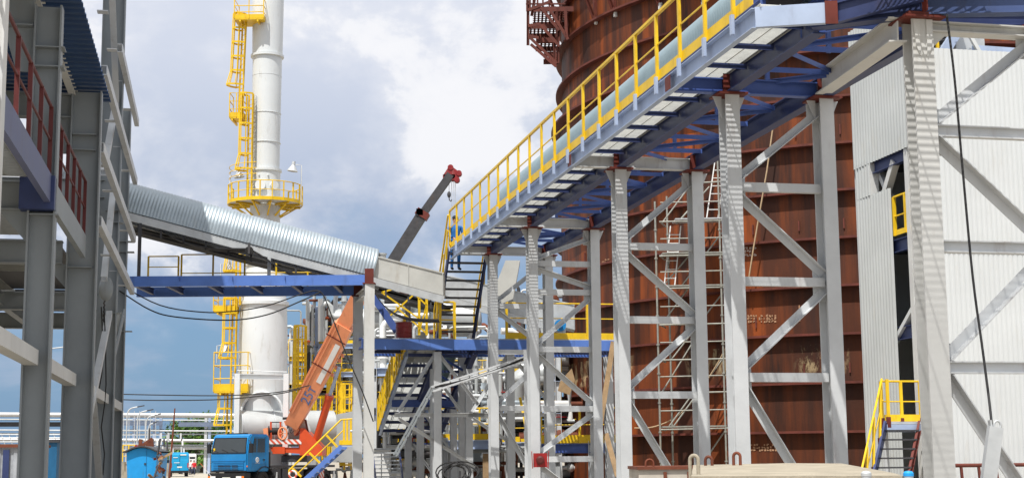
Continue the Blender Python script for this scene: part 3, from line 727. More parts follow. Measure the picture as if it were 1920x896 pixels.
# ================================================================== blue bridge carrying the inclined conveyor
br = thing('pipe_bridge', 'blue twin beam bridge on two grey columns between the grey building and the crane', 'beam bridge', G(460, 44.2))
ba = P(222, 535, 43.0); bb = P(684, 536, 43.2); za = (ba.z + bb.z) / 2; HB = .30
def BQ(px, dy, z): p = G(px, 43.1); return V((p.x, 43.1 + dy + (p.x - ba.x) * .02, za + z))
MB().chan(BQ(205, 0, HB / 2), BQ(686, 0, HB / 2), .1, HB, .016).build('beam', m_blueb, br)
MB().chan(BQ(205, 2.6, HB / 2 - .02), BQ(680, 2.6, HB / 2 - .02), .1, HB, .016).build('beam', m_blueb, br)
for px in (240, 300, 380, 460, 540, 620, 676): MB().ibeam(BQ(px, .1, .12), BQ(px, 2.5, .12), .10, .18, .012).build('cross_beam', m_navy, br)
MB().bar(BQ(205, 1.5, HB + .015), BQ(684, 1.5, HB + .015), 1.1, .02).build('deck_plate', m_navy, br)
for px in (330, 430, 530): MB().bar(BQ(px, -.06, HB * .5), BQ(px, -.06, HB * .9), .012, .09).build('stiffener', m_blue, br)
for i, (px, dy, mt) in enumerate(((690, .0, m_steel2), (651, 2.6, m_steel))):
    b = MB(); p = BQ(px, dy, 0); a, c = V((p.x, p.y, 0)), V((p.x, p.y, za - .04 + (.06 if i == 0 else -.02))); th = .02
    b.bar(a, c, .28, th, gd, 0, .13); b.bar(a, c, .28, th, gd, 0, -.13); b.bar(a, c, .016, .24, gd); co = b.build('column', mt, br)
    b = MB(); b.box(c + V((.0, 0, .02)), .36, .36, .035); b.bar(c + V((0, -.05, .04)), c + V((0, -.05, .46)), .26, .02, (0, 1, 0)); b.build('cap', m_red, co)
lbeam(BQ(690, .15, -.12), BQ(653, 2.5, -.12), .2, .24, 'head_beam', m_steel2, br)
railing(br, [BQ(225, 2.7, HB), BQ(286, 2.7, HB)], .95, 1.1, m_yel, mids=(.3, .62), pw=.06)
railing(br, [BQ(292, 2.7, HB), BQ(676, 2.7, HB)], 1.0, 1.05, m_yel, mids=(.42,), pw=.06)
# ------------------------------------------------------------------ inclined conveyor
ic = thing('inclined_conveyor', 'galvanised corrugated conveyor hood sloping down from the grey building to a pale box chute', 'conveyor', P(460, 480, 44))
def icp(px, dz=0, dd=0):
    f = (px - 228) / (697 - 228); y = 388 + (512 - 388) * f; Y = 43.2 + 1.5 * f
    if px > 832.5: Y = 49.6 + .8 * (px - 833) / 245
    p = P(px, y, Y); return p + V((0, dd, dz))
a, c = icp(80), icp(697)
b = MB(); archcover(b, a + V((0, .5, .16)), c + V((0, .5, .16)), .64, .098, .013, 18, legs=.28); b.build('hood', m_galv, ic)
ax = (c - a).normalized()
for dy in (-.1, 1.1):
    MB().chan(icp(60, -.24, dy), icp(705, -.24, dy), .07, .23, .014).build('side_channel', m_galvm, ic)
    MB().angle(icp(215, -.62, dy), icp(835, -.62, dy), .07, .012).build('lower_chord', m_darkst, ic)
MB().bar(icp(60, -.36, .5), icp(835, -.5, .5), 1.0, .06).build('belt', m_dark, ic)
MB().bar(icp(240, -.56, .5), icp(835, -.6, .5), .9, .05).build('return_belt', m_dark, ic)
for px in range(262, 832, 42):
    MB().bar(icp(px, -.3, -.08), icp(px, -.62, -.08), .05, .05, (0, 1, 0)).build('hanger', m_darkst, ic)
# box section after the hood
def boxsec(px0, px1, h0, h1, nm, mt, y0=-.02, y1=1.05):
    q = []
    for px, h in ((px0, h0), (px1, h1)):
        q.append([icp(px, -.10, y0), icp(px, -.10, y1), icp(px, h * .92, y1), icp(px, h, (y0 + y1) / 2), icp(px, h * .92, y0)])
    vs = q[0] + q[1]; b = MB().add(vs, [(4, 3, 2, 1, 0), (5, 6, 7, 8, 9)] + [(i, (i + 1) % 5, 5 + (i + 1) % 5, 5 + i) for i in range(5)])
    for px in (px0 + 2, (px0 + px1) / 2, px1 - 2): b.bar(icp(px, -.1, y0 - .01), icp(px, (h0 + h1) / 2 * .95, y0 - .01), .02, .05, (0, 1, 0))
    b.bar(icp(px0, h0 * .93, y0 - .012), icp(px1, h1 * .93, y0 - .012), .03, .04)
    return b.build(nm, mt, ic)
m_box = mat('scuffed_pale_sheet', (.50, .50, .47), .55, .1, .12, 1.2, .04, 12, (.28, .22, .16), .5)
boxsec(699, 832, .58, .62, 'box_cover', m_box); boxsec(833, 1078, .62, .80, 'box_cover', m_galvm)
MB().chan(icp(705, -.24, -.1), icp(832, -.24, -.1), .08, .22, .014).build('side_channel', m_galvm, ic)
MB().chan(icp(836, -.24, -.1), icp(1060, -.24, -.1), .08, .22, .014).build('side_channel', m_galvm, ic)
MB().lathe(icp(712, .55, .5), [(.14, 0), (.14, .14), (.17, .14), (.17, .18), (0, .18)], 14).build('vent_stub', m_galvm, ic)
MB().lathe(icp(1050, -.1, -.1), [(.2, 0), (.2, .2), (.08, .2), (.08, .32), (0, .32)], 14, (0, -1, 0)).build('motor', m_cab, ic)
for px, mt in ((265, m_darkst), (506, m_galvm)):
    t_ = icp(px, -.35, -.1); lo = V((t_.x, t_.y, za + HB)); b = MB(); b.bar(lo, t_, .1, .016, gd, 0, .05); b.bar(lo, t_, .1, .016, gd, 0, -.05); b.bar(lo, t_, .012, .09, gd); b.build('support_post', mt, ic)
# hopper at the transfer
hp = P(950, 560, 47.3)
MB().prism([P(948, 488, 49.3), P(975, 488, 49.3), P(962, 560, 49.3), P(928, 575, 49.3), P(925, 545, 49.3)], (0, 1.0, 0)).build('hopper', m_box, ic)
# sagging belt strips
def ribbon(pts, w_, nm, parent, mt=m_dark):
    b = MB(); pts = [V(p) for p in pts]; n = len(pts); vs = []
    for p in pts: vs += [p + V((0, 0, .02)), p + V((0, w_, .02)), p + V((0, w_, -.02)), p + V((0, 0, -.02))]
    b.add(vs, [(4 * i + j, 4 * i + (j + 1) % 4, 4 * i + 4 + (j + 1) % 4, 4 * i + 4 + j) for i in range(n - 1) for j in range(4)] + [(3, 2, 1, 0), (4 * n - 4, 4 * n - 3, 4 * n - 2, 4 * n - 1)])
    return b.build(nm, mt, parent)
def smooth(pts, k=5):
    out = []; n = len(pts)
    for i in range(n - 1):
        p0, p1, p2, p3 = [V(pts[max(0, min(n - 1, i + d))]) for d in (-1, 0, 1, 2)]
        for j in range(k):
            t = j / k; out.append(.5 * ((2 * p1) + (p2 - p0) * t + (2 * p0 - 5 * p1 + 4 * p2 - p3) * t * t + (3 * p1 - p0 - 3 * p2 + p3) * t ** 3))
    return out + [V(pts[-1])]
ribbon(smooth([P(x, y, 43.35) for x, y in ((262, 400), (290, 424), (330, 447), (385, 463), (440, 466), (468, 466))]), .7, 'slack_belt', ic)
ribbon(smooth([P(x, y, 43.4) for x, y in ((468, 466), (495, 482), (525, 502), (550, 512), (572, 517))]), .7, 'slack_belt', ic)
ribbon(smooth([P(x, y, 44.3) for x, y in ((700, 545), (715, 567), (740, 587), (775, 597), (822, 599))]), .8, 'slack_belt', ic)
MB().tube(P(467, 470, 43.2), P(467, 470, 44.4), .13, 12).build('idler_roller', m_dark, ic)
MB().bar(P(467, 455, 43.2), P(467, 476, 43.2), .07, .05, (0, 1, 0)).build('roller_bracket', m_darkst, ic)
# yellow cross braced guard frame beneath the chute
gf = thing('guard_frame', 'yellow cross braced guard frame under the pale box chute near the red drum', 'guard frame', V((*G(755, 47.5).xy, PZ)))
for a, c in (((716, 548), (790, 600)), ((795, 535), (722, 600)), ((716, 548), (760, 535)), ((760, 535), (800, 572)), ((742, 575), (800, 625)), ((785, 625), (800, 572))):
    MB().bar(P(*a, 47.4), P(*c, 47.4), .05, .05).build('bar', m_yel, gf)
for px in (786, 800): MB().bar(P(px, 560, 47.4), P(px, 628, 47.4), .08, .05, (0, 1, 0)).build('post', m_yel, gf)
# blue lattice arm (raking blue channel)
MB_ = MB(); MB_.chan(P(700, 556, 46.9), P(745, 622, 46.9), .3, .22, .02); tag(MB_.build('raking_channel', m_blue, None), 'dark blue raking channel under the chute beside the red drum', 'steel channel')
# ================================================================== chimney stack
SY = 90.0
so_ = G(490, SY)
def SZ(y): return zat(495, y, SY)
stk = thing('chimney_stack', 'tall white chimney stack with yellow ladders and ring platform', 'chimney', so_)
pr = [(1.46, 0), (1.46, SZ(577))]
MB().lathe(so_, [(1.50, 0), (1.47, SZ(640)), (1.40, SZ(574))], 48).build('lower_shell', m_stack, stk)
MB().lathe(so_, [(1.40, SZ(574)), (1.53, SZ(573)), (1.53, SZ(567)), (1.40, SZ(566))], 48).build('flange', m_stack, stk)
MB().lathe(so_, [(1.40, SZ(566)), (1.12, SZ(512)), (1.06, SZ(500)), (1.06, SZ(498))], 48).build('cone_shell', m_stack, stk)
MB().lathe(so_, [(1.06, SZ(500)), (1.17, SZ(499)), (1.17, SZ(494)), (.95, SZ(493))], 48).build('flange', m_stack, stk)
MB().lathe(so_, [(.93, SZ(494)), (.90, SZ(322))], 48).build('middle_shell', m_stack, stk)
MB().lathe(so_, [(.86, SZ(324)), (.98, SZ(323)), (.98, SZ(319)), (.86, SZ(318))], 48).build('flange', m_stack, stk)
MB().lathe(so_, [(.84, SZ(318)), (.90, SZ(110))], 48).build('upper_shell', m_stack, stk)
MB().lathe(so_, [(.88, SZ(110)), (1.02, SZ(109)), (1.02, SZ(105)), (.9, SZ(104))], 48).build('flange', m_stack, stk)
MB().lathe(so_, [(.93, SZ(104)), (.99, SZ(-60))], 48).build('top_shell', m_stack, stk)
for y in (145, 215, 270, 440, 690): MB().lathe(so_, [(.86 if y < 300 else .90 if y < 600 else 1.46, SZ(y)), (.903 if y < 300 else .93 if y < 600 else 1.478, SZ(y) + .015), (.86 if y < 300 else .90 if y < 600 else 1.46, SZ(y) + .03)], 48).build('weld_seam', m_stack, stk)
# access doors at the ring platform
b = MB().lathe(so_ + V((-.12, -.87, SZ(352))), [(.3, 0), (.3, .14), (.33, .14), (.33, .2), (0, .2)], 16, (-.1, -1, 0)); b.build('manhole', m_stack, stk)
b = MB().lathe(so_ + V((.55, -.68, SZ(352))), [(.2, 0), (.2, .22), (.26, .22), (.26, .28), (0, .28)], 16, (.6, -.8, 0)); b.build('manhole', m_stack, stk)
for dx in (-.25, .3): MB().box(so_ + V((dx, -.9, SZ(333))), .09, .1, .08).build('lug', m_stack, stk)
# arched duct opening at the foot
b = MB(); oc = so_ + V((.25, -1.20, SZ(775)))
for i in range(12):
    a0 = math.pi * i / 12; a1 = math.pi * (i + 1) / 12; f = lambda a, r: V((math.cos(a) * r, 0, math.sin(a) * r))
    b.add([oc + f(a0, 1.28), oc + f(a1, 1.28), oc + f(a1, 1.16), oc + f(a0, 1.16)] + [q + V((0, -.42, 0)) for q in (oc + f(a0, 1.28), oc + f(a1, 1.28), oc + f(a1, 1.16), oc + f(a0, 1.16))], [(0, 1, 2, 3), (7, 6, 5, 4), (0, 4, 5, 1), (3, 2, 6, 7)], True)
b.build('duct_collar', m_stack, stk)
def ring_pts(r, a0, a1, z, n=16): return [so_ + V((math.cos(a0 + (a1 - a0) * i / n) * r, math.sin(a0 + (a1 - a0) * i / n) * r, z)) for i in range(n + 1)]
def ring_deck(z, r0, r1, a0, a1, nm, n=16):
    b = MB(); A = ring_pts(r0, a0, a1, z, n); B = ring_pts(r1, a0, a1, z, n); A2 = [p - V((0, 0, .05)) for p in A]; B2 = [p - V((0, 0, .05)) for p in B]
    for i in range(n): b.add([A[i], B[i], B[i + 1], A[i + 1], A2[i], B2[i], B2[i + 1], A2[i + 1]], [(0, 1, 2, 3), (7, 6, 5, 4), (1, 5, 6, 2), (0, 3, 7, 4)])
    d = b.build(nm, m_galvm, stk)
    e = MB()
    for i in range(n): e.bar(B[i] + V((0, 0, .02)), B[i + 1] + V((0, 0, .02)), .03, .2)
    e.build('edge_band', m_yel, d); return d
zr = SZ(383); FULL = 2 * math.pi
dk = ring_deck(zr, .95, 2.28, R_(-200), R_(60), 'ring_platform', 14)
railing(stk, ring_pts(2.24, R_(-200), R_(60), zr, 14), 1.1, 1.3, m_yel, mids=(.55,), pw=.08, rad=.03)
for k in range(9):
    a = R_(-195 + k * 31); d = V((math.cos(a), math.sin(a), 0)); p0 = so_ + V((0, 0, zr - .1))
    MB().ibeam(p0 + d * .92, p0 + d * 2.2, .12, .16, .014).build('bracket', m_yel, dk)
    MB().bar(p0 + d * .92 + V((0, 0, -.7)), p0 + d * 1.9 + V((0, 0, -.08)), .08, .08).build('bracket_strut', m_yel, dk)
for hh in (1.5, 1.85, 2.2): MB().path(ring_pts(2.2, R_(-190), R_(-95), zr + hh, 8), .022, 5).build('guard_hoop', m_yel, stk)
def floodlight(px, py0, py1, parent_y, lab, sgn):
    b0 = V((*G(px, parent_y).xy, 0)); z0, z1 = zat(px, py0, parent_y), zat(px, py1, parent_y); p = V((b0.x, parent_y, z0)); q = V((b0.x, parent_y, z1))
    t = thing('floodlight', lab, 'floodlight', p, 'floodlights on the chimney platforms')
    MB().path([p, q, q + V((sgn * .35, 0, .03))], .035, 6).build('pole', m_galvm, t)
    h = q + V((sgn * .5, 0, -.05))
    MB().lathe(h, [(.0, .3), (.1, .28), (.11, .05), (.14, 0), (.33, -.32), (.30, -.32), (.1, -.02)], 16, (0 - sgn * .15, 0, 1)).build('shade', m_galvm, t)
    MB().ball(h + V((0, 0, -.18)), .1, 8).build('bulb', m_lampwhite, t)
floodlight(559, 380, 310, 88.6, 'floodlight on a tall pole at the right of the ring platform rail', -1)
floodlight(422, 380, 322, 89.2, 'floodlight leaning inward at the left of the ring platform rail', 1)
floodlight(407, 520, 495, 89.2, 'small floodlight just above the blue bridge left of the chimney', 1)
floodlight(403, 680, 648, 89.2, 'floodlight by the lowest yellow platform of the chimney', 1)
# caged ladders
def caged(parent, p0, p1, fd, r=.36, cage_from=2.0, pitch=.85, lean=0, flare=True):
    """p0 foot, p1 top; fd = direction the cage bulges to"""
    p0 = V(p0); p1 = V(p1); fd = V(fd).normalized(); sd = V((-fd.y, fd.x, 0)); H = p1.z - p0.z
    b = MB()
    for s in (-1, 1): b.bar(p0 + sd * s * .24, p1 + sd * s * .24, .12, .07, fd)
    n = int(H / .3)
    for i in range(1, n): q = p0.lerp(p1, i / n); b.bar(q - sd * .24, q + sd * .24, .028, .028)
    la = b.build('ladder', m_yel, parent)
    if H < cage_from + .8: return la
    c = MB(); k = max(2, int((H - cage_from) / pitch) + 1); rows = []
    for i in range(k):
        z = cage_from + (H - cage_from) * i / (k - 1) + .0; q = p0.lerp(p1, z / H) if z <= H else p1 + V((0, 0, z - H))
        rr = r * (1.0 + (.35 if (flare and i == 0) else 0))
        row = [q + sd * .24] + [q + fd * (.12 + rr * 1.05 * math.sin(math.pi * j / 10) * 1.7) + sd * (rr * math.cos(math.pi * j / 10)) for j in range(11)] + [q - sd * .24]
        rows.append(row)
        for u_, v_ in zip(row[:-1], row[1:]): c.bar(u_, v_, .03, .11)
    for j in (1, 3, 5, 6, 7, 9, 11):
        for a, e in zip(rows[:-1], rows[1:]): c.bar(a[j], e[j], .075, .03, fd)
    c.build('safety_cage', m_yel, la); return la
def SP(px, py, dY): p = P(px, py, SY + dY); return p
fdv = (-.75, -.66, 0)
caged(stk, SP(467, 380, -.9), SP(471, 178, -.9), fdv)
caged(stk, SP(450, 222, -.8), SP(459, 30, -.8), (-.8, -.6, 0))
caged(stk, SP(446, 572, -1.), SP(447, 470, -1.), fdv)
caged(stk, SP(436, 735, -1.2), SP(441, 560, -1.2), fdv)
caged(stk, SP(428, 835, -1.2), SP(431, 735, -1.2), fdv, cage_from=1.2)
# cable tray beside the ladder
b = MB(); 
for s in (0, .2): b.bar(SP(471, 380, -.75) + V((s, 0, 0)), SP(475, 180, -.75) + V((s, 0, 0)), .04, .06, (0, 1, 0))
for i in range(30): q = SP(471, 380, -.75).lerp(SP(475, 180, -.75), i / 29); b.bar(q, q + V((.2, 0, 0)), .03, .03)
b.build('cable_tray', m_galvm, stk)
def rest_platform(x0, x1, y, dY, depth, h=1.1, nm='rest_platform', kick=.16):
    a = SP(x0, y, dY); c = SP(x1, y, dY); c.z = a.z
    d = MB(); d.box((a + c) / 2 + V((0, depth / 2, 0)), abs(c.x - a.x), depth, .08); po = d.build(nm, m_yel, stk)
    railing(po, [a + V((0, depth, 0)), a, c, c + V((0, depth, 0))], h, .6, m_yel, toe=kick, mids=(.38, .74), pw=.06, rad=.028) if False else None
    pts = [a + V((0, depth, .04)), a + V((0, 0, .04)), c + V((0, 0, .04)), c + V((0, depth, .04))]
    for hh in (h, h * .66, h * .33):
        MB().path([p + V((0, 0, hh)) for p in pts], .03, 5).build('rail', m_yel, po)
    for p in (pts[0], pts[1], (pts[1] + pts[2]) / 2, pts[2], pts[3]): MB().bar(p, p + V((0, 0, h)), .08, .05, (1, 0, 0)).build('post', m_yel, po)
    t = MB()
    for p, q in zip(pts[:-1], pts[1:]): t.bar(p + V((0, 0, kick / 2)), q + V((0, 0, kick / 2)), .015, kick)
    t.build('toe_board', m_yel, po)
    for f in (.2, .8): MB().bar(a.lerp(c, f) + V((0, 0, -.09)), a.lerp(c, f) + V((0, depth + .4, -.09)), .1, .14).build('bracket', m_yel, po)
    return po
rest_platform(430, 456, 221, -1.3, 1.2, 1.5, kick=.3)
rest_platform(439, 494, 36, -1.6, 1.6, 1.2, kick=.25)
rest_platform(400, 440, 584, -1.6, 1.4, 1.0, kick=.3)
rest_platform(400, 464, 735, -2.0, 2.0, 2.3, kick=.45)
# white support frame in front of the stack foot
sf = thing('support_frame', 'white steel portal frame standing in front of the chimney foot', 'steel frame', G(490, 87.2))
for px in (443, 535): p = G(px, 87.2); MB().bar(p, V((p.x, p.y, zat(px, 700, 87.2))), .32, .3, (1, 0, 0)).build('post', m_stack, sf)
MB().ibeam(P(437, 705, 87.2), P(541, 707, 87.2), .3, .3, .03).build('lintel', m_stack, sf)
MB().path([P(445, 694, 87.2), P(538, 697, 87.2)], .03, 6).build('rail', m_galvm, sf)
# horizontal clad duct
du = thing('flue_duct', 'fat horizontal grey clad duct behind the blue crane cab', 'duct', G(545, 92))
a = P(452, 806, 86.8) ; 
b = MB(); ax = V((.93, .35, 0)).normalized(); p = P(448, 803, 88.0)
b.lathe(p, [(0, 0), (1.0, 0), (1.06, .02), (1.06, 5.6), (0, 5.6)], 36, ax); b.build('shell', m_pipe, du)
for s in (.0, 1.9, 3.8): MB().lathe(p, [(1.06, s), (1.10, s + .01), (1.10, s + .07), (1.06, s + .08)], 36, ax).build('band', m_galvm, du)
for s in (1.0, 4.4): q = p + ax * s; MB().box(V((q.x, q.y, (q.z - .8) / 2)), .5, .9, q.z - .8).build('saddle', m_galvm, du)
# pale electrical hut beside
hut = MB().prism([P(622, 778, 92), P(664, 770, 92), P(664, 866, 92), P(622, 866, 92)], (0, 2.5, 0)); tag(hut.build('equipment_cabinet', m_pipe, None), 'pale grey equipment cabinet behind the orange crane upper works', 'cabinet')

# ================================================================== far black telescopic crane
cr = thing('telescopic_crane', 'distant black telescopic crane boom with dark red head rising behind the conveyor', 'crane', P(700, 575, 108))
CY = 108.
p0, p1, p2 = P(705, 540, CY), P(792, 402, CY), P(845, 328, CY)
MB().bar(p0, p1, .75, .85, (0, 1, 0)).build('boom_section', m_darkst, cr)
MB().bar(p1, p2, .55, .62, (0, 1, 0)).build('boom_section', m_darkst, cr)
dr = (p1 - p0).normalized()
b = MB().bar(p1 - dr * .25, p1 + dr * .25, .95, 1.0, (0, 1, 0)); b.build('boom_collar', m_red, cr)
MB().box(P(787, 398, CY - .3), .5, .4, .5).build('boom_lug', m_darkst, cr)
d2 = (p2 - p1).normalized(); sd2 = V((d2.z, 0, -d2.x))
b = MB()
for s in (-.25, .25):
    q = V((0, s, 0)); b.prism([p2 - d2 * .3 + sd2 * .4 + q, p2 + d2 * .5 + sd2 * .55 + q, p2 + d2 * .55 - sd2 * .45 + q, p2 - d2 * .4 - sd2 * .4 + q], (0, .08, 0))
b.bar(p2 - d2 * .2 - V((0, .25, 0)), p2 - d2 * .2 + V((0, .33, 0)), .3, .9, (1, 0, 0)); hd = b.build('boom_head', m_drumred, cr)
for k, (u, v) in enumerate(((.42, .45), (.42, -.3), (-.05, .6))):
    MB().lathe(p2 + d2 * u + sd2 * v + V((0, -.3, 0)), [(0, 0), (.2, 0), (.22, .05), (.17, .1), (.17, .5), (.22, .55), (.2, .6), (0, .6)], 14, (0, 1, 0)).build('sheave', m_drumred, hd)
for k, x in enumerate((842, 847, 851, 854)):
    e = P(x, 335, CY); MB().path([e, V((e.x, e.y, zat(x, 500 if k else 372, CY)))], .018, 4).build('hoist_rope', m_galvm, cr)
hk = P(842, 365, CY)
MB().ball(hk, .2, 10, .7, .7, 1.2).build('hook_block', m_darkst, cr)
MB().path([hk + V((0, 0, -.2)), hk + V((.02, 0, -.4)), hk + V((.12, 0, -.5)), hk + V((.2, 0, -.38))], .045, 6).build('hook', m_darkst, cr)
MB().path(sag(P(822, 352, CY - .1), P(735, 475, CY - .1), .2), .012, 4).build('guy_rope', m_galvm, cr)

# ================================================================== truck crane
tk = thing('truck_crane', 'blue cab truck crane with orange telescopic boom raised', 'truck crane', G(440, 85))
TH = R_(240); f_ = V((math.cos(TH), math.sin(TH), 0)); l_ = V((-f_.y, f_.x, 0)); T0 = G(469, 82.0); T0 = T0 - l_ * 1.50
def TQ(x, y, z): return T0 + (f_ * x + l_ * y + V((0, 0, z))) * 1.08
def tbox(b, x0, x1, y0, y1, z0, z1): return b.box((TQ(x0, y0, z0) + TQ(x1, y1, z1)) / 2, abs(x1 - x0) * 1.08, abs(y1 - y0) * 1.08, (z1 - z0) * 1.08, TH)
hw = 1.2
# cab shell: profile in x,z extruded across
prof = [(0, 1.02), (.03, 1.92), (-.16, 2.78), (-.34, 2.90), (-1.62, 2.90), (-1.74, 2.72), (-1.74, 1.02)]
b = MB(); b.prism([TQ(x, -hw, z) for x, z in prof], l_ * (2 * hw * 1.08))
cab = b.build('cab', m_cab, tk)
bm = bmesh.new(); bm.from_mesh(cab.data); bmesh.ops.bevel(bm, geom=bm.edges[:], offset=.06, segments=2, affect='EDGES'); bm.to_mesh(cab.data); bm.free()
wsx = lambda z: .03 - .19 * (z - 1.92) / .86
b = MB(); q = [(wsx(1.98) + .012, -1.08, 1.98), (wsx(1.98) + .012, 1.08, 1.98), (wsx(2.68) + .012, 1.0, 2.68), (wsx(2.68) + .012, -1.0, 2.68)]
b.prism([TQ(*p) for p in q], -f_ * .02); b.build('windscreen', m_glass, cab)
tag(tbox(MB(), wsx(2.05) + .016, wsx(2.05) + .02, -1.02, -.9, 2.05, 2.2).build('windscreen_sticker', m_yel, cab))
for k in (-.7, -.05, .6): MB().bar(TQ(wsx(2.02) + .03, k, 2.0), TQ(wsx(2.1) + .03, k - .42, 2.14), .02, .02).build('wiper', m_black, cab)
g_ = MB()
for p, q in zip([(1.95, -1.11), (1.95, 1.11), (2.71, 1.03), (2.71, -1.03)], [(1.95, 1.11), (2.71, 1.03), (2.71, -1.03), (1.95, -1.11)]): g_.bar(TQ(wsx(p[0]) + .012, p[1], p[0]), TQ(wsx(q[0]) + .012, q[1], q[0]), .045, .03, f_)
g_.build('windscreen_gasket', m_black, cab)
tbox(MB(), -.02, .03, -hw + .02, hw - .02, 1.0, 1.05).build('lower_trim', m_black, cab)
# grille
b = MB()
for z in (1.14, 1.22, 1.30, 1.38, 1.46): tbox(b, .01, .05, -1.0, 1.0, z, z + .045)
b.build('grille', m_cab, cab)
for y0 in (-.66, -.24, .24):
    for z in (1.10, 1.19, 1.28): tbox(MB(), .03, .056, y0, y0 + .4, z, z + .05).build('grille_slot', m_black, cab)
tbox(MB(), .02, .06, -.28, .28, 1.39, 1.43).build('handle_bar', m_cab, cab)
tbox(MB(), .0, .05, -1.1, 1.1, 1.55, 1.59).build('trim_strip', m_cab, cab)
b = MB(); tbox(b, -.25, .16, -1.22, 1.22, .55, .95); bp = b.build('bumper', m_black, tk)
for y in (-.85, .85):
    tbox(MB(), .16, .19, y - .2, y + .14, .62, .80).build('headlight', m_lampwhite, bp); tbox(MB(), .16, .185, y + .16 if y > 0 else y - .36, y + .3 if y > 0 else y - .22, .62, .80).build('indicator', m_lamporange, bp)
tbox(MB(), .16, .18, -.26, .26, .62, .74).build('number_plate', m_plate, bp)
# side window and door lines
b = MB(); b.prism([TQ(-.38, hw + .004, 1.98), TQ(-1.36, hw + .004, 1.98), TQ(-1.36, hw + .004, 2.68), TQ(-.52, hw + .004, 2.68)], l_ * .015); b.build('side_window', m_glass, cab)
d = MB(); 
for a, c in (((-.30, 1.2), (-.30, 2.0)), ((-.30, 2.0), (-.48, 2.76)), ((-.48, 2.76), (-1.46, 2.76)), ((-1.46, 2.76), (-1.46, 1.2)), ((-.3, 1.42), (-1.46, 1.42))): d.bar(TQ(a[0], hw + .006, a[1]), TQ(c[0], hw + .006, c[1]), .02, .025, l_)
dr_ = d.build('door_frame', m_cab, cab)
MB().bar(TQ(-.72, hw + .006, 1.98), TQ(-.72, hw + .006, 2.68), .03, .04, l_).build('window_divider', m_cab, dr_)
tbox(MB(), -1.38, -1.22, hw, hw + .04, 1.58, 1.63).build('door_handle', m_black, cab)
# round white emblem on the door
b = MB().lathe(TQ(-.78, hw + .008, 1.60), [(0, .012), (.14, .012), (.15, 0)], 20, l_); b.bar(TQ(-.60, hw + .012, 1.42 + .02), TQ(-.96, hw + .012, 1.44), .012, .04, l_); em = b.build('door_emblem', m_whitep, cab)
MB().path([TQ(-.78 + .085 * math.cos(t), hw + .022, 1.58 + .085 * math.sin(t)) for t in [math.pi * i / 10 for i in range(11)]], .012, 4).build('emblem_arch', m_cab, em)
for y in (hw + .18, -hw - .18):
    s = 1 if y > 0 else -1
    mr = tbox(MB(), -.12, -.02, y - .1, y + .1, 1.95, 2.42).build('mirror', m_black, tk)
    MB().path([TQ(-.07, y, 2.42), TQ(-.12, hw * s, 2.6)], .02, 5).build('mirror_arm', m_black, mr)
tbox(MB(), -.5, -.75, -.6, .6, 2.9, 2.96).build('roof_strip', m_black, cab)
tbox(MB(), -.02, .02, hw - .02, hw + .03, 1.25, 1.32).build('side_lamp', m_lamporange, cab)
# interior hint: driver behind the glass handled by dark glazing
# wheel arch and step
b = MB(); k = [( -1.35 + .72 * math.cos(t), .52 + .72 * math.sin(t)) for t in [math.pi * (.02 + .96 * i / 12) for i in range(13)]]
for (xa, za_), (xb, zb_) in zip(k[:-1], k[1:]): b.bar(TQ(xa, hw - .1, za_), TQ(xb, hw - .1, zb_), .05, .42, f_) if False else b.add([TQ(xa, hw + .06, za_), TQ(xb, hw + .06, zb_), TQ(xb, hw - .45, zb_), TQ(xa, hw - .45, za_), TQ(xa * 1 + 0, hw + .06, za_ + .04), TQ(xb, hw + .06, zb_ + .04), TQ(xb, hw - .45, zb_ + .04), TQ(xa, hw - .45, za_ + .04)], [(0, 1, 2, 3), (7, 6, 5, 4), (0, 4, 5, 1), (2, 6, 7, 3)])
b.build('wheel_arch', m_black, tk)
def wheel(x, y, r=.55, w_=.32):
    c = TQ(x, y, r); ax = l_ * (1 if y > 0 else -1)
    b = MB().lathe(c - ax * w_ / 2, [(.30, 0), (r - .06, 0), (r, .05), (r, w_ - .05), (r - .06, w_), (.30, w_), (.28, w_ - .06)], 28, ax); wo = b.build('wheel', m_dark, tk)
    MB().lathe(c - ax * w_ / 2, [(.29, w_ - .05), (.22, w_ - .12), (.12, w_ - .1), (.1, w_ + .02), (0, w_ + .02)], 20, ax).build('rim', m_darkst, wo)
for x in (-1.35, -5.3, -6.65):
    for y in (.98, -.98): wheel(x, y)
b = MB()
for y in (-.42, .42): MB().bar(TQ(-.2, y, .95), TQ(-7.6, y, .95), .1, .3).build('chassis_rail', m_darkst, tk)
tbox(MB(), -1.9, -7.4, -1.15, 1.15, 1.18, 1.30).build('deck', m_darkst, tk)
for x0, x1, z0, z1 in ((-2.0, -2.7, .62, 1.16), (-2.9, -3.9, .6, 1.15), (-4.0, -4.6, .75, 1.15)): tbox(MB(), x0, x1, .75, 1.18, z0, z1).build('side_locker', m_darkst, tk)
for z in (.55, .8): tbox(MB(), -1.95, -2.5, 1.19, 1.24, z, z + .04).build('step', m_darkst, tk)
tbox(MB(), -5.9, -6.3, 1.19, 1.25, .45, 1.1).build('hazard_panel', m_stripe, tk)
for x in (-2.3, -7.2):
    tbox(MB(), x + .15, x - .15, -1.25, 1.25, .8, 1.0).build('outrigger_beam', m_darkst, tk)
    for s in (-1, 1): MB().lathe(TQ(x, s * 1.22, 0), [(.22, 0), (.22, .05), (.07, .06), (.07, 1.05), (0, 1.05)], 14).build('outrigger_jack', m_galvm, tk)
tbox(MB(), -1.78, -1.95, -1.1, 1.1, 1.3, 2.0).build('air_cleaner_rack', m_black, tk)
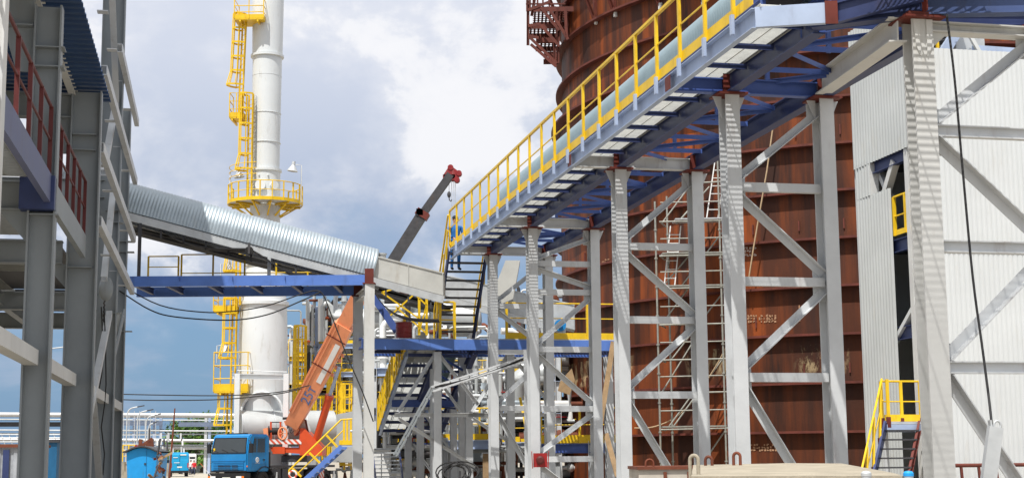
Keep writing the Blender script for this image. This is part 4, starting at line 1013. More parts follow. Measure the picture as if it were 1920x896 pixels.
# superstructure (turned to the right)
def slab(pts, Y, d, nm, mt, parent, extra=None):
    b = MB().prism([P(x, y, Y) for x, y in pts], (0, d, 0)); return b.build(nm, mt, parent)
UY = 85.6
sup = slab([(510, 846), (604, 853), (604, 838), (570, 802), (563, 802), (560, 838), (506, 838)], UY, 1.9, 'superstructure', m_orange2, tk)
slab([(572, 803), (604, 838), (604, 853), (562, 853), (562, 815)], UY - .12, .12, 'side_plate', m_orange2, sup)
slab([(505, 823), (565, 823), (565, 832), (505, 832)], UY - .14, .14, 'hazard_panel', m_stripe, sup)
slab([(511, 837), (534, 837), (534, 850), (511, 850)], UY - .1, .1, 'locker', m_orange2, sup)
MB().lathe(P(552, 854, UY + .9) + V((0, 0, -.35)), [(.75, 0), (.75, .35), (.6, .4)], 28).build('turntable', m_darkst, tk)
MB().lathe(P(503, 808, UY + .3), [(0, 0), (.3, 0), (.3, .06), (.2, .07), (.2, .75), (.3, .76), (.3, .82), (0, .82)], 20, (1, .2, 0)).build('winch_drum', m_dark, sup)
slab([(493, 803), (502, 801), (503, 820), (495, 818)], UY - .1, 1.4, 'counterweight', m_orange, sup)
wr_ = P(530, 812, UY - .15)
MB().path([wr_ + V((math.cos(t) * .24, 0, math.sin(t) * .34)) for t in [2 * math.pi * i / 20 for i in range(21)]], .05, 8).build('winch_wheel', m_orange, sup)
for t in range(6): MB().bar(wr_, wr_ + V((math.cos(t * 1.047) * .23, 0, math.sin(t * 1.047) * .33)), .04, .04, (0, 1, 0)).build('winch_spoke', m_orange, sup)
for px in (508, 526): MB().bar(P(px, 822, UY + .2), P(px, 790, UY + .2), .1, .1, (0, 1, 0)).build('frame_post', m_orange2, sup)
MB().bar(P(508, 791, UY + .2), P(528, 791, UY + .2), .08, .06).build('frame_bar', m_darkst, sup)
slab([(532, 789), (556, 783), (561, 806), (552, 816), (548, 800), (535, 797)], UY + .1, 1.2, 'boom_foot', m_orange, sup)
MB().bar(P(530, 784, UY + .1), P(553, 783, UY + .1), .12, .14).build('rest_roller', m_dark, sup)
for k, (x, y) in enumerate(((540, 800), (545, 806), (540, 812), (555, 820))): MB().box(P(x, y, UY - .1), .12, .12, .12).build('hydraulic_valve', m_darkst, sup)
MB().path([P(536, 806, UY - .12), P(541, 800, UY - .15), P(546, 812, UY - .15), P(552, 806, UY - .12)], .03, 5).build('hose', m_dark, sup)
# operator cab behind the boom foot
oc = slab([(561, 787), (572, 786), (578, 806), (578, 820), (561, 812)], UY + .5, 1.1, 'operator_cab', m_whitep, tk)
MB().path([P(566, 785, UY + .4), P(573, 787, UY + .4), P(578, 812, UY + .4)], .06, 6).build('cab_pillar', m_red, oc)
# boom
A_, B_ = P(552, 790, UY + .2), P(670, 562, UY - 3.0)
bd = (B_ - A_).normalized(); wup = V((0, 1, 0)) - bd * bd.y; wup.normalize(); bs = bd.cross(wup)   # bs lies in the picture plane
Ln = (B_ - A_).length
bo = MB()
def boomsec(b, s0, s1, h0, h1, wd):
    vs = []
    for s, h in ((s0, h0), (s1, h1)):
        c = A_ + bd * s
        vs += [c + bs * (-h) - wup * wd / 2, c + bs * h - wup * wd / 2, c + bs * h * 1.0 + wup * wd / 2, c - bs * h + wup * wd / 2]
    return b.add(vs, [(3, 2, 1, 0), (4, 5, 6, 7), (0, 1, 5, 4), (1, 2, 6, 5), (2, 3, 7, 6), (3, 0, 4, 7)])
boomsec(bo, -.2, 3.0, .40, .54, .8); bo = bo.build('boom', m_orange, tk)
b = boomsec(MB(), 3.0, Ln * .80, .54, .54, .8); b2 = b.build('boom_body', m_orange, bo)
boomsec(MB(), Ln * .80, Ln + .3, .40, .40, .6).build('boom_extension', m_orange, bo)
sg = bs.x > 0 and 1 or -1
for off in (-.46, -.27): MB().bar(A_ + bd * .6 + bs * off * sg - wup * .42, A_ + bd * Ln * .8 + bs * off * sg - wup * .42, .07, .05, wup).build('boom_rib', m_orange, bo)
MB().bar(A_ + bd * (Ln * .36) + bs * .26 * sg - wup * .41, A_ + bd * (Ln * .67) + bs * .26 * sg - wup * .41, .30, .02, wup).build('boom_plate', m_whitep, bo)
for s in (.44, .5, .56, .6): MB().box(A_ + bd * Ln * s + bs * .7 * sg, .16, .3, .2).build('boom_lug', m_orange, bo)
for s in (.47, .70): MB().bar(A_ + bd * Ln * s - bs * .64 - wup * .43, A_ + bd * Ln * s + bs * .64 - wup * .43, .06, .05, wup).build('boom_band', m_red, bo)
# lettering on the boom: 25T
cu = bpy.data.curves.new('lettering', 'FONT'); cu.body = '25т'; cu.size = .78; cu.extrude = .01; cu.align_x = 'CENTER'; cu.align_y = 'CENTER'
to = bpy.data.objects.new('lettering', cu); COL.objects.link(to); bpy.context.view_layer.update()
me = bpy.data.meshes.new_from_object(to.evaluated_get(bpy.context.evaluated_depsgraph_get())); bpy.data.objects.remove(to)
xm = bd; ym = -bs * sg; zm = -wup
Mx = Matrix((xm, ym, xm.cross(ym))).transposed().to_4x4(); Mx.translation = A_ + bd * (Ln * .245) + bs * .12 * sg - wup * (.42) - ORG[tk.name]
me.transform(Mx); me.materials.clear(); me.materials.append(mat('boom_letter_blue', (.10, .16, .34), .6)); lt = bpy.data.objects.new('boom_lettering', me); COL.objects.link(lt); lt.parent = bo
# luffing cylinder
c0, c1, c2 = P(591, 832, UY + .3), P(616, 735, UY - .8), P(636, 688, UY - 1.6)
c1 = P(618, 742, UY - .8)
MB().tube(c0, c1, .22, 14).build('lift_cylinder', m_orange2, tk); MB().tube(c1, c2, .10, 12).build('lift_rod', m_pblue, tk); MB().tube(c1 - (c1 - c0).normalized() * .15, c1 + (c1 - c0).normalized() * .05, .26, 14).build('cylinder_collar', m_orange2, tk)
# yellow railed access stair in front of the truck
ys = thing('access_stair', 'small access stair with blue stringer and yellow handrail in front of the truck crane', 'stair', G(600, 72))
YY = 72
MB().chan(P(565, 905, YY), P(641, 836, YY), .12, .22, .02).build('stringer', m_blueb, ys); MB().chan(P(573, 905, YY + .8), P(649, 836, YY + .8), .12, .2, .02).build('stringer', m_blueb, ys)
MB().bar(P(638, 834, YY), P(676, 834, YY), .1, .16).build('landing_edge', m_pblue, ys)
for i in range(8): q = P(568, 902, YY).lerp(P(641, 838, YY), i / 7.5); MB().box(q + V((.05, .4, 0)), .26, .76, .03).build('tread', m_galvm, ys)
b = MB(); b.path([P(542, 889, YY), P(542, 881, YY), P(640, 786, YY), P(662, 785, YY)], .045, 6); ra = b.build('handrail', m_yel, ys)
MB().path([P(555, 890, YY), P(645, 805, YY)], .03, 6).build('mid_rail', m_yel, ra)
for a, c in (((548, 877), (565, 893)), ((580, 848), (605, 872)), ((612, 815), (637, 842))): MB().bar(P(*a, YY), P(*c, YY), .1, .05, (0, 1, 0)).build('post', m_yel, ra)
for px in (645, 651, 658, 664): MB().bar(P(px, 836, YY), P(px, 787, YY), .10, .05, (0, 1, 0)).build('post', m_yel, ra)
MB().bar(P(636, 829, YY - .05), P(668, 829, YY - .05), .03, .22).build('toe_board', m_yel, ra)
# barrier tape and ring
b = ribbon(smooth([P(376, 868, 80), P(390, 885, 80), P(402, 900, 80)]), .02, 'barrier_tape', None, m_stripe); tag(b, 'red and white barrier tape hanging before the truck bumper', 'barrier tape')
lo = P(549, 889, YY - .1); q = MB().path([lo + V((math.cos(t) * .17, 0, math.sin(t) * .17)) for t in [2 * math.pi * i / 18 for i in range(19)]], .05, 8); tag(q.build('tape_roll', m_stripe, None), 'coil of red and white tape hung on the yellow handrail end', 'tape roll')
# ================================================================== rusty tank
TY, TRAD = 63.4, 13.4
TC = G(1657, TY)
def tank_hit(px, py, R=TRAD):
    d = P(px, py, 100) - CAM; o = V((CAM.x - TC.x, CAM.y - TC.y)); dd = V((d.x, d.y))
    A = dd.dot(dd); B = 2 * o.dot(dd); Cc = o.dot(o) - R * R; disc = B * B - 4 * A * Cc
    t = (-B - math.sqrt(max(0, disc))) / (2 * A); return CAM + d * t
tank = thing('storage_tank', 'huge rusty steel storage tank with stepped ring ledges', 'storage tank', TC)
zr0 = zat(1600, 440, 50.0); dz = 93 / 2829 * 50 * 1.0
k = -5; levels = []
while True:
    z = zr0 + dz * k
    if z > 27: break
    if z > .2: levels.append((k, z))
    k += 1
zp = 0.0
for i, (k, z) in enumerate(levels):
    r = TRAD if k > -3 else TRAD - .0
    if k >= 5: r = TRAD - .12
    MB().lathe(TC, [(r, zp), (r, z - .05)], 160).build('shell_course', m_tank, tank)
    pr_ = .28 if k not in (4,) else .38
    MB().lathe(TC, [(r, z - .05), (r + pr_, z - .05), (r + pr_, z + .03), (r - .2, z + .03)], 160, smooth=False).build('ring_ledge', m_rustd, tank)
    zp = z + .03
MB().lathe(TC, [(TRAD - .12, zp), (0, zp + 1.5)], 96).build('roof', m_tank, tank)
# vertical stiffener seams
for px in (1100, 1180, 1310, 1418, 1505, 1590):
    h = tank_hit(px, 600); d = (h - TC); d.z = 0; d.normalize()
    for k, z in levels[1:9]:
        if (px * 7 + k * 3) % 5 < 2: MB().box(TC + d * (TRAD + .03) + V((0, 0, z + dz * .3)), .05, .05, .35, math.atan2(d.y, d.x)).build('lug', m_rustd, tank)
# chalk marks: rows of short strokes
rnd = random.Random(5)
def marks(px, py, rows, nchar, w_px, h_px, mt):
    b = MB()
    for r in range(rows):
        x = px
        for c in range(nchar):
            if rnd.random() < .12: x += w_px; continue
            for s in range(3):
                x0, y0 = x + rnd.uniform(0, w_px * .3), py + r * h_px * 1.5 + rnd.uniform(0, h_px)
                x1, y1 = (x0, y0) if rnd.random() < .5 else (x + w_px * .7, y0)
                if (x0, y0) == (x1, y1): y0 = py + r * h_px * 1.5; y1 = y0 + h_px
                a, e = tank_hit(x0, y0, TRAD + .012), tank_hit(x1, y1, TRAD + .012)
                nn = V((a.x - TC.x, a.y - TC.y, 0)).normalized(); b.bar(a, e, .035, .012, nn)
            x += w_px
    return b.build('chalk_lettering', mt, tank)
m_chalk = mat('faded_stencil_white', (.62, .50, .44), .8, 0, .2, 6); m_chalk2 = mat('faded_stencil_tan', (.42, .24, .14), .8, 0, .2, 6)
marks(1390, 463, 3, 6, 5, 4.2, m_chalk); marks(1402, 590, 3, 11, 5, 3.6, m_chalk2); marks(1408, 832, 3, 11, 5, 3.2, m_chalk2); marks(1124, 485, 2, 4, 5, 3.4, m_chalk2); marks(1498, 572, 2, 1, 7, 12, m_chalk2)
# rusty balcony with truss brackets at the upper left and along the rim
def tang(px, off):                                            # a point beside the tank's left edge
    return P(px, 60, 60.8 + off)
bal = []
def deck(x0, x1, y, d0, d1, nm='balcony_deck'):
    a, c = P(x0, y, 59.6 + d0), P(x1, y, 59.6 + d0); c.z = a.z
    b = MB(); grating(b, a, c, V((0, 1, 0)), d1 - d0, .16, .11, 45, .012); b.build(nm, m_rustd, tank)
    for dd in (0, d1 - d0): MB().bar(a + V((0, dd, -.1)), c + V((0, dd, -.1)), .07, .2).build('balcony_beam', m_rustd, tank)
deck(1000, 1075, 14, 0, 2.2); deck(992, 1050, 46, .2, 1.6); deck(1005, 1046, 72, .3, 1.6); deck(1020, 1048, 98, .5, 1.7)
for a, c in (((990, 0), (990, 85)), ((1003, -5), (997, 30)), ((1014, 15), (1048, 58)), ((1048, 15), (1046, 118)), ((1014, 48), (1049, 88)), ((1040, 78), (1040, 122)), ((992, 70), (1044, 120)), ((995, 84), (1043, 126)), ((1060, 18), (1062, 72)), ((1030, 18), (1065, 75)), ((990, 68), (1010, 72)), ((1046, 15), (1046, 70)), ((990, 20), (1030, 5)), ((990, 50), (1012, 46))):
    for dd in (0, 1.5): MB().angle(P(*a, 59.6 + dd), P(*c, 59.6 + dd), .12, .016).build('balcony_strut', m_rustd, tank)
for x in (988, 994, 1000, 1008, 1018, 1030): MB().bar(P(x, 22, 59.6), P(x, -30, 59.6), .07, .05, (0, 1, 0)).build('balcony_post', m_rustd, tank)
for y in (-28, -8, 8): MB().bar(P(986, y, 59.6), P(1060, y, 59.6), .05, .06).build('balcony_rail', m_rustd, tank)
for px, py in ((1068, 74), (1120, 40), (1156, 26), (1240, 12), (1320, 5)):
    h = tank_hit(px, py, TRAD - .12); d = V((h.x - TC.x, h.y - TC.y, 0)).normalized()
    MB().box(h + d * .06, .1, .12, .28, math.atan2(d.y, d.x)).build('bracket_pad', m_whitep, tank)
    MB().angle(h + d * .1, h + d * 1.5 + V((0, 0, 3.2)), .12, .016).build('rim_bracket', m_rustd, tank)
    MB().angle(h + d * .1 + V((0, 0, .1)), h + d * .1 + V((0, 0, 3.3)), .12, .016, d).build('rim_bracket', m_rustd, tank)
zz = 20.0
b = MB(); A0 = math.radians(150)
for i in range(24):
    a0, a1 = math.radians(224 + i * 2.6), math.radians(224 + (i + 1) * 2.6); f = lambda a, r, z: V((TC.x + math.cos(a) * r, TC.y + math.sin(a) * r, z))
    b.add([f(a0, TRAD, zz), f(a1, TRAD, zz), f(a1, TRAD + 1.6, zz), f(a0, TRAD + 1.6, zz), f(a0, TRAD, zz + .2), f(a1, TRAD, zz + .2), f(a1, TRAD + 1.6, zz + .2), f(a0, TRAD + 1.6, zz + .2)], [(3, 2, 1, 0), (4, 5, 6, 7), (2, 3, 7, 6), (0, 1, 5, 4)])
b.build('rim_walkway', m_rustd, tank)
# loose board leaning on the tank's left side
bo_ = MB().prism([P(1072, 690, 53), P(1078, 712, 53), P(1068, 740, 53), P(1046, 732, 53), P(1050, 715, 53)], (0, .06, 0)); tag(bo_.build('torn_board', m_wood, None), 'torn tan board hanging at the left edge of the rusty tank', 'board')
# rope down the tank front
rp_ = MB().path([tank_hit(x, y, TRAD + .5) for x, y in ((1449, 240), (1438, 320), (1424, 400), (1412, 470), (1404, 522))], .03, 5); tag(rp_.build('hanging_rope', m_rope, None), 'pale rope hanging down the front of the rusty tank', 'rope')
rp_ = MB().path(smooth([tank_hit(x, y, TRAD + .9) for x, y in ((1190, 802), (1225, 800), (1265, 783), (1300, 750), (1340, 690), (1362, 650))]), .025, 5); tag(rp_.build('slack_rope', m_rope, None), 'slack rope looping through the scaffold in front of the tank', 'rope')

# ------------------------------------------------------------------ scaffold
sY = tank_hit(1300, 600).y
scf = thing('scaffold', 'tube scaffold with plank decks standing against the rusty tank', 'scaffold', G(1290, sY - 1.2))
m_sctube = mat('scaffold_tube', (.34, .34, .30), .5, .3, .25, 8, .05, 40, (.4, .25, .1), .5)
fY, bY = sY - 1.9, sY - .75
ups = [(1239, 378, fY), (1262, 368, bY), (1362, 300, fY), (1372, 300, bY), (1306, 378, bY)]
for px, yt, Y in ups:
    p = G(px, Y); MB().tube(p, V((p.x, Y, zat(px - 8, yt, Y))), .035, 8).build('upright', m_sctube, scf)
    for z in [.5 + .5 * i for i in range(20)]:
        if z < zat(px, yt, Y) and int(z * 2) % 2: MB().tube(V((p.x, Y, z)), V((p.x, Y, z + .05)), .06, 8).build('coupler', m_sctube, scf)
for y in (343, 416, 480, 541, 609, 675, 737, 805):
    x0 = 1236 if y > 380 else 1310
    for Y in (fY, bY):
        a, c = P(x0, y, Y), P(1364 + (8 if Y == bY else 0), y - 3, Y); MB().tube(a, c, .03, 6).build('ledger', m_sctube, scf)
    a = P(x0 + 2, y, fY); MB().tube(a, V((a.x + .3, bY, a.z)), .03, 6).build('transom', m_sctube, scf)
    if y in (416, 541, 480, 805):
        a, c = P(x0 + (30 if y == 416 else 6), y - 2, fY), P(1362, y - 4, fY)
        for dd in (.1, .42, .74): MB().bar(a + V((0, dd, .06)), c + V((0, dd, .06)), .28, .045).build('plank', m_galvm if y in (416,) else m_sctube, scf)
for y in (380, 448, 510, 575, 642, 706, 770): MB().tube(P(1238, y, fY), P(1364, y - 3, fY), .024, 6).build('guard_tube', m_sctube, scf)
for a, c in (((1240, 420), (1300, 340)), ((1268, 420), (1330, 350)), ((1240, 540), (1300, 470)), ((1275, 540), (1362, 425)), ((1240, 609), (1320, 500)), ((1258, 675), (1362, 540)), ((1240, 737), (1300, 640)), ((1262, 800), (1355, 672)), ((1250, 805), (1306, 728)), ((1330, 850), (1364, 800))):
    MB().tube(P(*a, (fY + bY) / 2), P(*c, (fY + bY) / 2), .03, 6).build('brace', m_sctube, scf)
def ladder(x0, y0, x1, y1, wpx, Y, lab):
    p0, p1 = P(x0, y0, Y), P(x1, y1, Y + .25); dx = V((wpx / 2829 * Y, 0, 0)); t = thing('ladder', lab, 'ladder', p0, 'aluminium ladders in the scaffold')
    for s in (0, 1): MB().bar(p0 + dx * s, p1 + dx * s, .035, .07, (0, 1, 0)).build('rail', m_whitep, t)
    n = int((p1 - p0).length / .28)
    for i in range(1, n): q = p0.lerp(p1, i / n); MB().tube(q, q + dx, .016, 6).build('rung', m_whitep, t)
ladder(1325, 408, 1340, 305, 22, fY + .35, 'upper aluminium ladder leaning between the top scaffold decks')
ladder(1245, 538, 1257, 424, 20, fY + .3, 'lower aluminium ladder with blue top cap in the scaffold')

# ================================================================== white clad building at the right
wb = thing('clad_building', 'white corrugated clad building behind the broad trestle', 'clad building', G(1742, 40))
C0 = G(1742, 40); LW = 3.7
def WL(u, z): return C0 + gd * LW * (1 - u) + V((0, 0, z))        # left face: u 0 far, 1 near corner
def WF(x, z, d=0): return C0 + gn * x + gd * d + V((0, 0, z))
ZF = zat(1760, 88, 40); ZL = zat(1640, 42, 42.5); zU = zat(1607, 326, 44.2); zO = zat(1635, 379, 43.8)
def sheet(nm, a, c, h, pitch, depth, mt, prof='sine'):
    b = MB(); corrugated(b, a, c, V((0, 0, h)), pitch, depth, None, prof); return b.build(nm, mt, wb)
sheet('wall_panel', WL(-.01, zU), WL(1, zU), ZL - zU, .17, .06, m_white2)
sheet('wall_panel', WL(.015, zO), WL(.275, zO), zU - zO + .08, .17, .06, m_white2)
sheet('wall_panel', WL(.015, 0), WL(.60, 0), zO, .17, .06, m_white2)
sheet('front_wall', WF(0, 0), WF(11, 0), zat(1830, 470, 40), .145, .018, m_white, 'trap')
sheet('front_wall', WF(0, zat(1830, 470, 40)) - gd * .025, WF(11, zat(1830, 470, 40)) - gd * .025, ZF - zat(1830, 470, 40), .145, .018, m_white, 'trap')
MB().bar(WF(-.02, 0, -.03), WF(-.02, ZL, -.03), .12, .08, gd).build('corner_trim', m_white, wb)
MB().bar(WF(.3, 0, .35), WF(.3, ZL, .35), .3, .3, gd).build('frame_column', m_steel2, wb)
# dark inside: back, right side, roof and floors
q = MB().quad(WF(-.0, 0, LW + .05), WF(11, 0, LW + .05), WF(11, ZF, LW + .05), WF(-.0, ZF, LW + .05)); q.build('rear_wall', m_white, wb)
q = MB().quad(WF(11, 0, 0), WF(11, 0, LW), WF(11, ZF, LW), WF(11, ZF, 0)); q.build('side_wall', m_white, wb)
MB().prism([WF(.1, ZF - .4, .1), WF(10.9, ZF - .4, .1), WF(10.9, ZF - .4, LW), WF(.1, ZF - .4, LW)], (0, 0, .1)).build('roof_deck', m_galvm, wb)
MB().quad(WF(1.6, 0, .1), WF(1.6, 0, LW), WF(1.6, ZF - .4, LW), WF(1.6, ZF - .4, .1)).build('inner_partition', m_leftst, wb)
for y in (300, 462, 625):
    z = zat(1690, y, 41.5)
    MB().ibeam(WF(.12, z, .2), WF(.12, z, LW - .1), .18, .36, .02).build('floor_beam', m_navy, wb)
    MB().prism([WF(.2, z + .1, .1), WF(1.55, z + .1, .1), WF(1.55, z + .1, LW), WF(.2, z + .1, LW)], (0, 0, .06)).build('floor_plate', m_darkst, wb)
z1, z2 = zat(1690, 380, 42), zat(1690, 310, 42)
MB().bar(WL(.38, z1) + gn * .15, WL(.62, z2) + gn * .15, .2, .2, gn).build('brace', m_steel2, wb)
MB().bar(WL(.25, z1) + gn * .1, WL(.25, zU) + gn * .1, .25, .25, gn).build('frame_column', m_steel2, wb)
MB().bar(WL(.45, z1 + .1) + gn * .3, WL(.24, zU - .1) + gn * .3, .15, .15, gn).build('brace', m_steel, wb)
MB().bar(WL(.52, zat(1690, 640, 41.8)) + gn * .1, WL(.95, zat(1690, 560, 41)) + gn * .1, .12, .16, gn).build('brace', m_white, wb)
MB().bar(WL(.86, 0) + gn * .1, WL(.86, zU) + gn * .1, .2, .2, gn).build('frame_column', m_steel2, wb)
railing(wb, [WL(.61, zat(1690, 448, 42)) + gn * .06, WL(.98, zat(1690, 448, 42)) + gn * .06], 1.1, .9, m_yel, toe=.15, mids=(.55,), pw=.09, rad=.03)
# roof terrace with railing, machinery and stair
railing(wb, [WF(.2, ZF - .1, .25), WF(1.0, ZF - .1, .25)], 1.0, .5, m_yel, toe=.14, mids=(), pw=.08, rad=.03)
for a, c in ((.2, 1.0), (1.0, .3)): MB().bar(WF(a, ZF, .9), WF(c, ZF + 1.1, .9), .05, .05).build('terrace_strut', m_yel, wb)
MB().box(WF(1.5, ZF + .6, 2.6), 2.6, 1.2, 1.7, math.atan2(gn.y, gn.x)).build('machine_housing', m_darkst, wb)
MB().box(WF(2.5, ZF + .2, 1.6), .9, 1.0, 1.1, math.atan2(gn.y, gn.x)).build('machine_housing', m_galvm, wb)
MB().bar(WF(1.15, ZF - .2, .5), WF(2.3, ZF + 1.4, .6), .1, .3).build('stair_stringer', m_pblue, wb)
MB().bar(WF(.9, ZF - .2, 1.2), WF(2.0, ZF + 1.4, 1.3), .1, .3).build('stair_stringer', m_navy, wb)
for i in range(7): MB().box(WF(1.1 + i * .15, ZF - .0 + i * .21, .9), .24, .7, .03, math.atan2(gn.y, gn.x)).build('tread', m_darkst, wb)
MB().bar(WF(1.5, ZF + 1.2, .1), WF(2.2, ZF - .1, .05), .1, .1).build('brace', m_white, wb)
MB().bar(WF(2.05, ZF + .05, .2), WF(4, ZF + .02, .2), .12, .3).build('edge_beam', m_pblue, wb)
# rusty rail at the foot of the front wall
rr_ = thing('kerb_rail', 'rusty red pipe rail along the foot of the white cladding', 'rail', WF(1.2, 0, -.9))
MB().tube(WF(.2, zat(1800, 872, 39), -.9), WF(4.5, zat(1800, 872, 39), -.9), .05, 8).build('top_rail', m_rustd, rr_)
for i in range(8): MB().bar(WF(.5 + .5 * i, 0, -.9), WF(.42 + .5 * i, zat(1800, 873, 39), -.9), .06, .06, gn).build('post', m_rustd, rr_)

# ================================================================== yellow railed stair at the white building
y2 = thing('landing_stair', 'yellow railed steel stair and landing beside the white cladding', 'stair', G(1680, 38.2))
zl = zat(1690, 790, 38.6); LA = G(1664, 38.4); LA.z = zl; wdt = .95; dpt = V((.22, 1, 0)).normalized()
s0 = LA.copy(); s1 = V((*G(1612, 36.4).xy, 0.0)); across = gn
for n in (0, wdt):
    MB().chan(s0 + gn * n - V((0, 0, .05)), s1 + gn * n, .06, .22, .014, flip=-1 if n == 0 else 1).build('stringer', m_navy if n == 0 else m_red, y2)
for i in range(1, 11): q = s0.lerp(s1, i / 11); MB().bar(q + gn * .04, q + gn * (wdt - .04), .26, .04).build('tread', m_darkst, y2)
lp = [s0, s0 + gn * 1.3, s0 + gn * 1.3 + dpt * 1.2, s0 + dpt * 1.2]
MB().prism([p - V((0, 0, .06)) for p in lp], (0, 0, .06)).build('landing_plate', m_galvm, y2)
for a, c in ((0, 1), (1, 2), (3, 0)): MB().chan(lp[a] - V((0, 0, .17)), lp[c] - V((0, 0, .17)), .06, .2, .014).build('landing_beam', m_pblue if a == 0 else m_navy, y2)
for p in lp[1:]: MB().bar(V((p.x, p.y, 0)), p - V((0, 0, .06)), .12, .12, gd).build('leg', m_steel, y2)
b = MB().path([s1 + V((0, 0, 1.0)) - gn * .06, s0 + V((0, 0, 1.08)) - gn * .06, lp[3] + V((0, 0, 1.08)) - gn * .06, lp[3] + V((0, 0, 1.08)) + gn * 1.1], .03, 6); rl = b.build('handrail', m_yel, y2)
MB().path([s1 + V((0, 0, .55)) - gn * .06, s0 + V((0, 0, .55)) - gn * .06, lp[3] + V((0, 0, .55)) - gn * .06, lp[3] + V((0, 0, .55)) + gn * 1.1], .02, 6).build('mid_rail', m_yel, rl)
for f in (.18, .46, .75): q = s0.lerp(s1, f) - gn * .06; MB().bar(q - V((0, 0, .1)), q + V((0, 0, 1.0)) + (s0 - s1).normalized() * .35, .07, .05, gn).build('post', m_yel, rl); MB().bar(q - V((0, 0, .12)), q + V((0, 0, .04)), .09, .06, gn).build('post_foot', m_red, rl)
for p in (s0 + gn * .08, lp[3] - gn * .06, lp[3] + gn * .5, lp[3] + gn * 1.05): MB().bar(p - V((0, 0, .1)), p + V((0, 0, 1.08)), .08, .05, gd).build('post', m_yel, rl); MB().bar(p - V((0, 0, .15)), p + V((0, 0, .12)), .1, .065, gd).build('post_foot', m_red, rl)
MB().bar(lp[3] + V((0, -.02, .12)), lp[3] + gn * 1.3 + V((0, -.02, .12)), .02, .18).build('toe_board', m_yel, rl)
# ================================================================== foreground concrete, box, prop, cable
cb = thing('concrete_slab', 'weathered concrete slab with bent lifting loops at the bottom edge', 'concrete slab', G(1490, 15.5))
tp = [P(1296, 892, 13.5), P(1692, 891, 13.2), P(1676, 886, 14.2), P(1578, 868, 17.2), P(1476, 867.5, 17.6), P(1300, 871, 17.8)]
b = MB().prism([p - V((0, 0, .22)) for p in tp], (0, 0, .22)); sl = b.build('slab', m_concrete, cb)
bp_ = [V((p.x, p.y, 0)).lerp(V((*G(1490, 15.5).xy, 0)), .08) for p in tp]
MB().prism(bp_, (0, 0, min(p.z for p in tp) - .24)).build('plinth', m_concrete, cb)
def loop(p, hgt, wd, ax, nm, parent, r=.018, mt=None):
    pts = [p - ax * wd / 2 - V((0, 0, .05))] + [p + ax * (-wd / 2 * math.cos(t)) + V((0, 0, hgt - wd / 2 + wd / 2 * math.sin(t))) for t in [math.pi * i / 8 for i in range(9)]] + [p + ax * wd / 2 - V((0, 0, .05))]
    return MB().path(pts, r, 7).build(nm, mt or m_rustplain, parent)
for px, py, Y, h in ((1302, 888, 14, .17), (1329, 872, 17.4, .10), (1382, 870, 17.3, .13)): loop(P(px, py, Y), h, .08, V((.9, -.4, 0)).normalized(), 'lifting_loop', cb, mt=m_concrete if px < 1310 else None)
bx = thing('steel_box', 'pale steel box with rusty top edge and lifting loop left of the concrete slab', 'box', G(1250, 19))
a, c = G(1197, 19.2), G(1478, 19.0); zt_ = zat(1250, 875, 19.1)
MB().prism([V((a.x, a.y, 0)), V((c.x, c.y, 0)), V((c.x, c.y + 1.6, 0)), V((a.x, a.y + 1.6, 0))], (0, 0, zt_ - .03)).build('shell', mat('stained_pale_paint', (.48, .44, .38), .7, 0, .2, 2, .1, 20, (.25, .14, .07), .7), bx)
MB().prism([V((a.x - .02, a.y - .03, zt_ - .03)), V((c.x, c.y - .03, zt_ - .03)), V((c.x, c.y + 1.6, zt_ - .03)), V((a.x - .02, a.y + 1.6, zt_ - .03))], (0, 0, .04)).build('rim', m_rustplain, bx)
loop(P(1218, 874, 19.3), .09, .10, V((1, 0, 0)), 'lifting_loop', bx, .014)
for px in (1246, 1290): p = G(px, 19.17); MB().bar(V((p.x, p.y - .03, 0)), V((p.x, p.y - .03, zt_ - .06)), .04, .04, (1, 0, 0)).build('rib', m_rustplain, bx)
# galvanised prop with eye
pp = thing('steel_prop', 'pale galvanised prop with an eye bolt leaning at the lower right', 'prop', G(1855, 18))
a, c = P(1845, 960, 17.4), P(1866, 800, 17.4)
MB().chan(a, c, .16, .10, .012, (0, 1, 0)).bar(a, c, .16, .01, (0, 1, 0), 0, -.056).build('shaft', m_galvm, pp)
MB().path([c + V((.02 + .04 * math.cos(t), -.02, .02 + .05 * math.sin(t))) for t in [2 * math.pi * i / 14 for i in range(15)]], .014, 6).build('eye', m_galvm, pp)
MB().bar(c + V((-.05, 0, -.02)), c + V((-.06, 0, .08)), .02, .09, (0, 1, 0)).build('lug', m_galvm, pp)
cbx = MB().path(smooth([P(1775, 28, 20.2), P(1790, 150, 20.0), P(1806, 330, 19.8), P(1824, 520, 19.5), P(1843, 660, 19.2), P(1858, 780, 18.6), P(1868, 900, 18.2)]), .017, 6); tag(cbx.build('hanging_cable', m_dark, None), 'thin black cable hanging from the gallery in front of the white cladding', 'cable')
for px, lab, mt in ((1702, 'short post with a blue cap beside the concrete slab', m_hut), (1623, 'short grey pipe stub in front of the concrete slab', m_galvm)):
    t = thing('bollard', lab, 'post', G(px, 12.5)); z = zat(px, 884, 12.5); g = G(px, 12.5)
    MB().lathe(g, [(.04, 0), (.04, z - .03)], 14).build('stem', m_galvm, t); MB().lathe(g, [(.044, z - .035), (.044, z - .01), (.03, z + .006), (0, z + .01)], 14).build('cap', mt, t)
